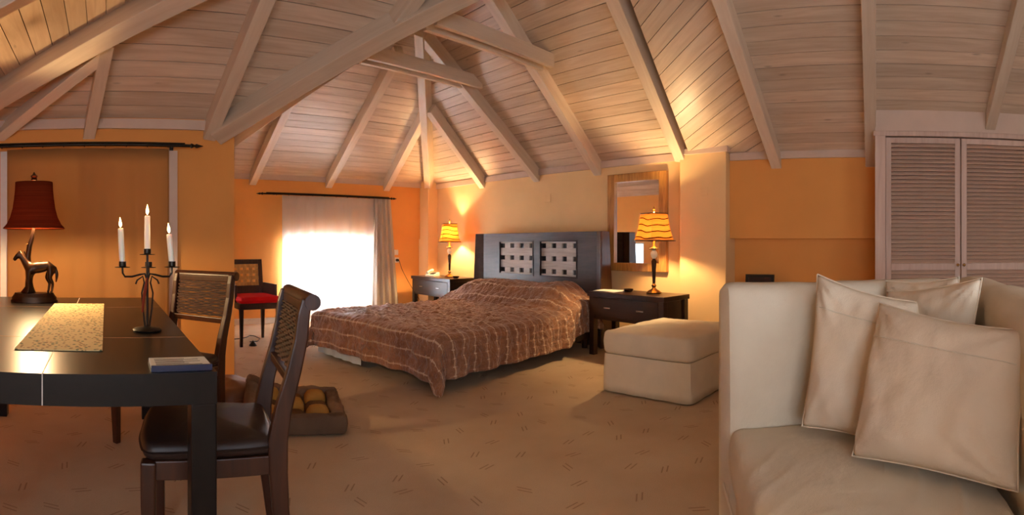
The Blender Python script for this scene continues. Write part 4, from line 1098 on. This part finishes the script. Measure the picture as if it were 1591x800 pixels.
# ------------------------------------------------------------------ red cushioned armchair
def armchair():
    c = (1.63, 5.80, 0); root = thing('armchair', 'dark wooden armchair with red seat cushion by the far window', 'chair', c, math.radians(4))
    W2, Dp = .235, .26
    pad(MB(), rrect(-W2 + .0, W2 + .0, -Dp - .02, Dp - .03, .03), .465, .535, .022, n=64, crown=.008, wr=.001).build('seat_cushion', M['red'], root, smooth=True)
    fr = MB().box(-W2, W2, -Dp, -Dp + .03, .40, .465).box(-W2, W2, Dp - .03, Dp, .40, .465).box(-W2, -W2 + .03, -Dp + .03, Dp - .03, .40, .465).box(W2 - .03, W2, -Dp + .03, Dp - .03, .40, .465); fr.build('seat_frame', M['dark'], root, bevel=.003)
    for x in (-W2, W2 - .045):
        for y in (-Dp, Dp - .045):
            MB().add([(x + a * .045 + (.008 if a == 0 else -.008), y + b * .045 + (.008 if b == 0 else -.008), 0) for b in (0, 1) for a in (0, 1)] + [(x + a * .045, y + b * .045, .465) for b in (0, 1) for a in (0, 1)],
                     [(0, 2, 3, 1), (4, 5, 7, 6), (0, 1, 5, 4), (2, 6, 7, 3), (0, 4, 6, 2), (1, 3, 7, 5)]).build('leg', M['dark'], root, bevel=.003)
    for s in (-1, 1):
        MB().box(s * W2 - .014, s * W2 + .014, -.12, Dp, .465, .655).build('arm_panel', M['chairwood'], root, bevel=.004)
    Mr = Matrix.Translation((0, Dp - .02, .5)) @ Matrix.Rotation(math.radians(-9), 4, 'X')
    for x0, x1, z0, z1 in ((-.22, -.17, 0, .43), (.17, .22, 0, .43), (-.17, .17, .375, .43), (-.17, .17, 0, .12)):
        MB().box(x0, x1, -.016, .016, z0, z1, Mr).build('back_frame', M['chairwood'], root, bevel=.003)
    for i in range(5):
        x = -.17 + i * .075; MB().box(x, x + .042, -.006, .002, .12, .375, Mr).build('lattice_strip', M['gold'], root)
    for i in range(4):
        z = .12 + i * .071; MB().box(-.17, .17, -.010, -.002, z, z + .04, Mr).build('lattice_strip', M['gold'], root)
armchair()

# ------------------------------------------------------------------ floor cushions
def floor_cushion():
    a, b = Vector((1.34, 2.76)), Vector((1.56, 3.40)); d = (b - a).normalized(); n_ = Vector((-d.y, d.x)); wd, ln = .62, (b - a).length
    root = thing('floor_cushion', 'square taupe floor cushion with mustard tufts beside the near chair', 'cushion', (a.x, a.y, 0), math.atan2(d.y, d.x) - PI / 2)
    # local y along a->b, local x from 0 to -wd
    cut = MB(); 
    def pos(x, y, z):
        lift = max(0, (-x - .35) / .27) * max(0, (y - .30) / .38) * .10
        return Vector((x, y, z + lift))
    bd = .085
    for (x0, x1, y0, y1) in ((-wd, 0, 0, bd), (-wd, 0, ln - bd, ln), (-bd, 0, bd, ln - bd), (-wd, -wd + bd, bd, ln - bd)):
        mb = MB(); pad(mb, rrect(x0, x1, y0, y1, .03, 4), .006, .115, .022, n=60, crown=.006, wr=.010, seed=x0 + y0, fs=14)
        mb.v = [pos(*v) for v in mb.v]; mb.build('border_roll', M['floorcush'], root, smooth=True)
    mb = MB().box(-wd + .03, -.03, .03, ln - .03, .004, .055); mb.v = [pos(*v) for v in mb.v]; mb.build('base_pad', M['floorcush'], root)
    nx, ny = 3, 3; cw, cl = (wd - 2 * bd) / nx, (ln - 2 * bd) / ny
    for i in range(nx):
        for j in range(ny):
            cx, cy = -bd - cw * (i + .5), bd + cl * (j + .5); mb = MB()
            mb.lathe([(.5, 0), (.53, .25), (.5, .55), (.38, .85), (.2, .97), (.02, 1)], (0, 0, 0), 20, sq=1.5)
            mb.v = [pos(cx + v.x * cw * .93, cy + v.y * cl * .93, .045 + v.z * (.088 - .03 * ((i + j) % 2))) for v in mb.v]
            mb.build('tuft', M['mustard'] if (i + j) % 2 == 0 else M['mustard2'], root, smooth=True)
floor_cushion()
t = thing('floor_pillow', 'plain brown pillow on the carpet between near chair and partition', 'cushion', (.90, 3.55, 0), math.radians(15))
pad(MB(), rrect(-.19, .17, -.16, .30, .09), .0, .15, .07, n=80, crown=.02, wr=.012, seed=8).build('cover', M['brownleather'], t, smooth=True)

# cord and plug on the carpet near the armchair
pts = [onz(x, y, .006) for x, y in ((362, 527), (372, 526), (383, 524), (388, 521), (396, 522), (404, 526), (400, 530), (388, 531))]
tag(MB(pts[0]).tube(pts, .005, 6).build('power_cord', M['black'], smooth=True), 'black cord looping on the carpet near the armchair legs', 'cord')
pc = onz(393, 537, 0)
t = thing('electric_plug', 'dark cone shaped plug lying on the carpet near the armchair', 'plug', pc)
MB().lathe([(.045, 0), (.04, .012), (.014, .045), (.008, .055)], n=16, cap=True).build('plug_body', M['rod'], t, smooth=True)

# ------------------------------------------------------------------ groups of look-alikes
GROUPS = {'rafter': 'pale rafters under the plank ceiling', 'jack_rafter': 'short jack rafters on the left slope', 'hip_beam': 'hip beams', 'collar_tie': 'collar ties across the ridge',
          'nightstand': 'dark nightstands beside the bed', 'table_lamp': 'bedside lamps with banded shades', 'candle': 'lit candles in the candelabra', 'pillow': 'cream pillows on the sofa',
          'curtain_rod': 'dark curtain rods', 'dish': 'small dark dishes on the nightstands', 'cover_plate': 'painted square cover plates'}
for o in list(SC.objects):
    if o.parent is None and o.get('category'):
        b = o.name.split('.')[0]
        if b in GROUPS: o['group'] = GROUPS[b]
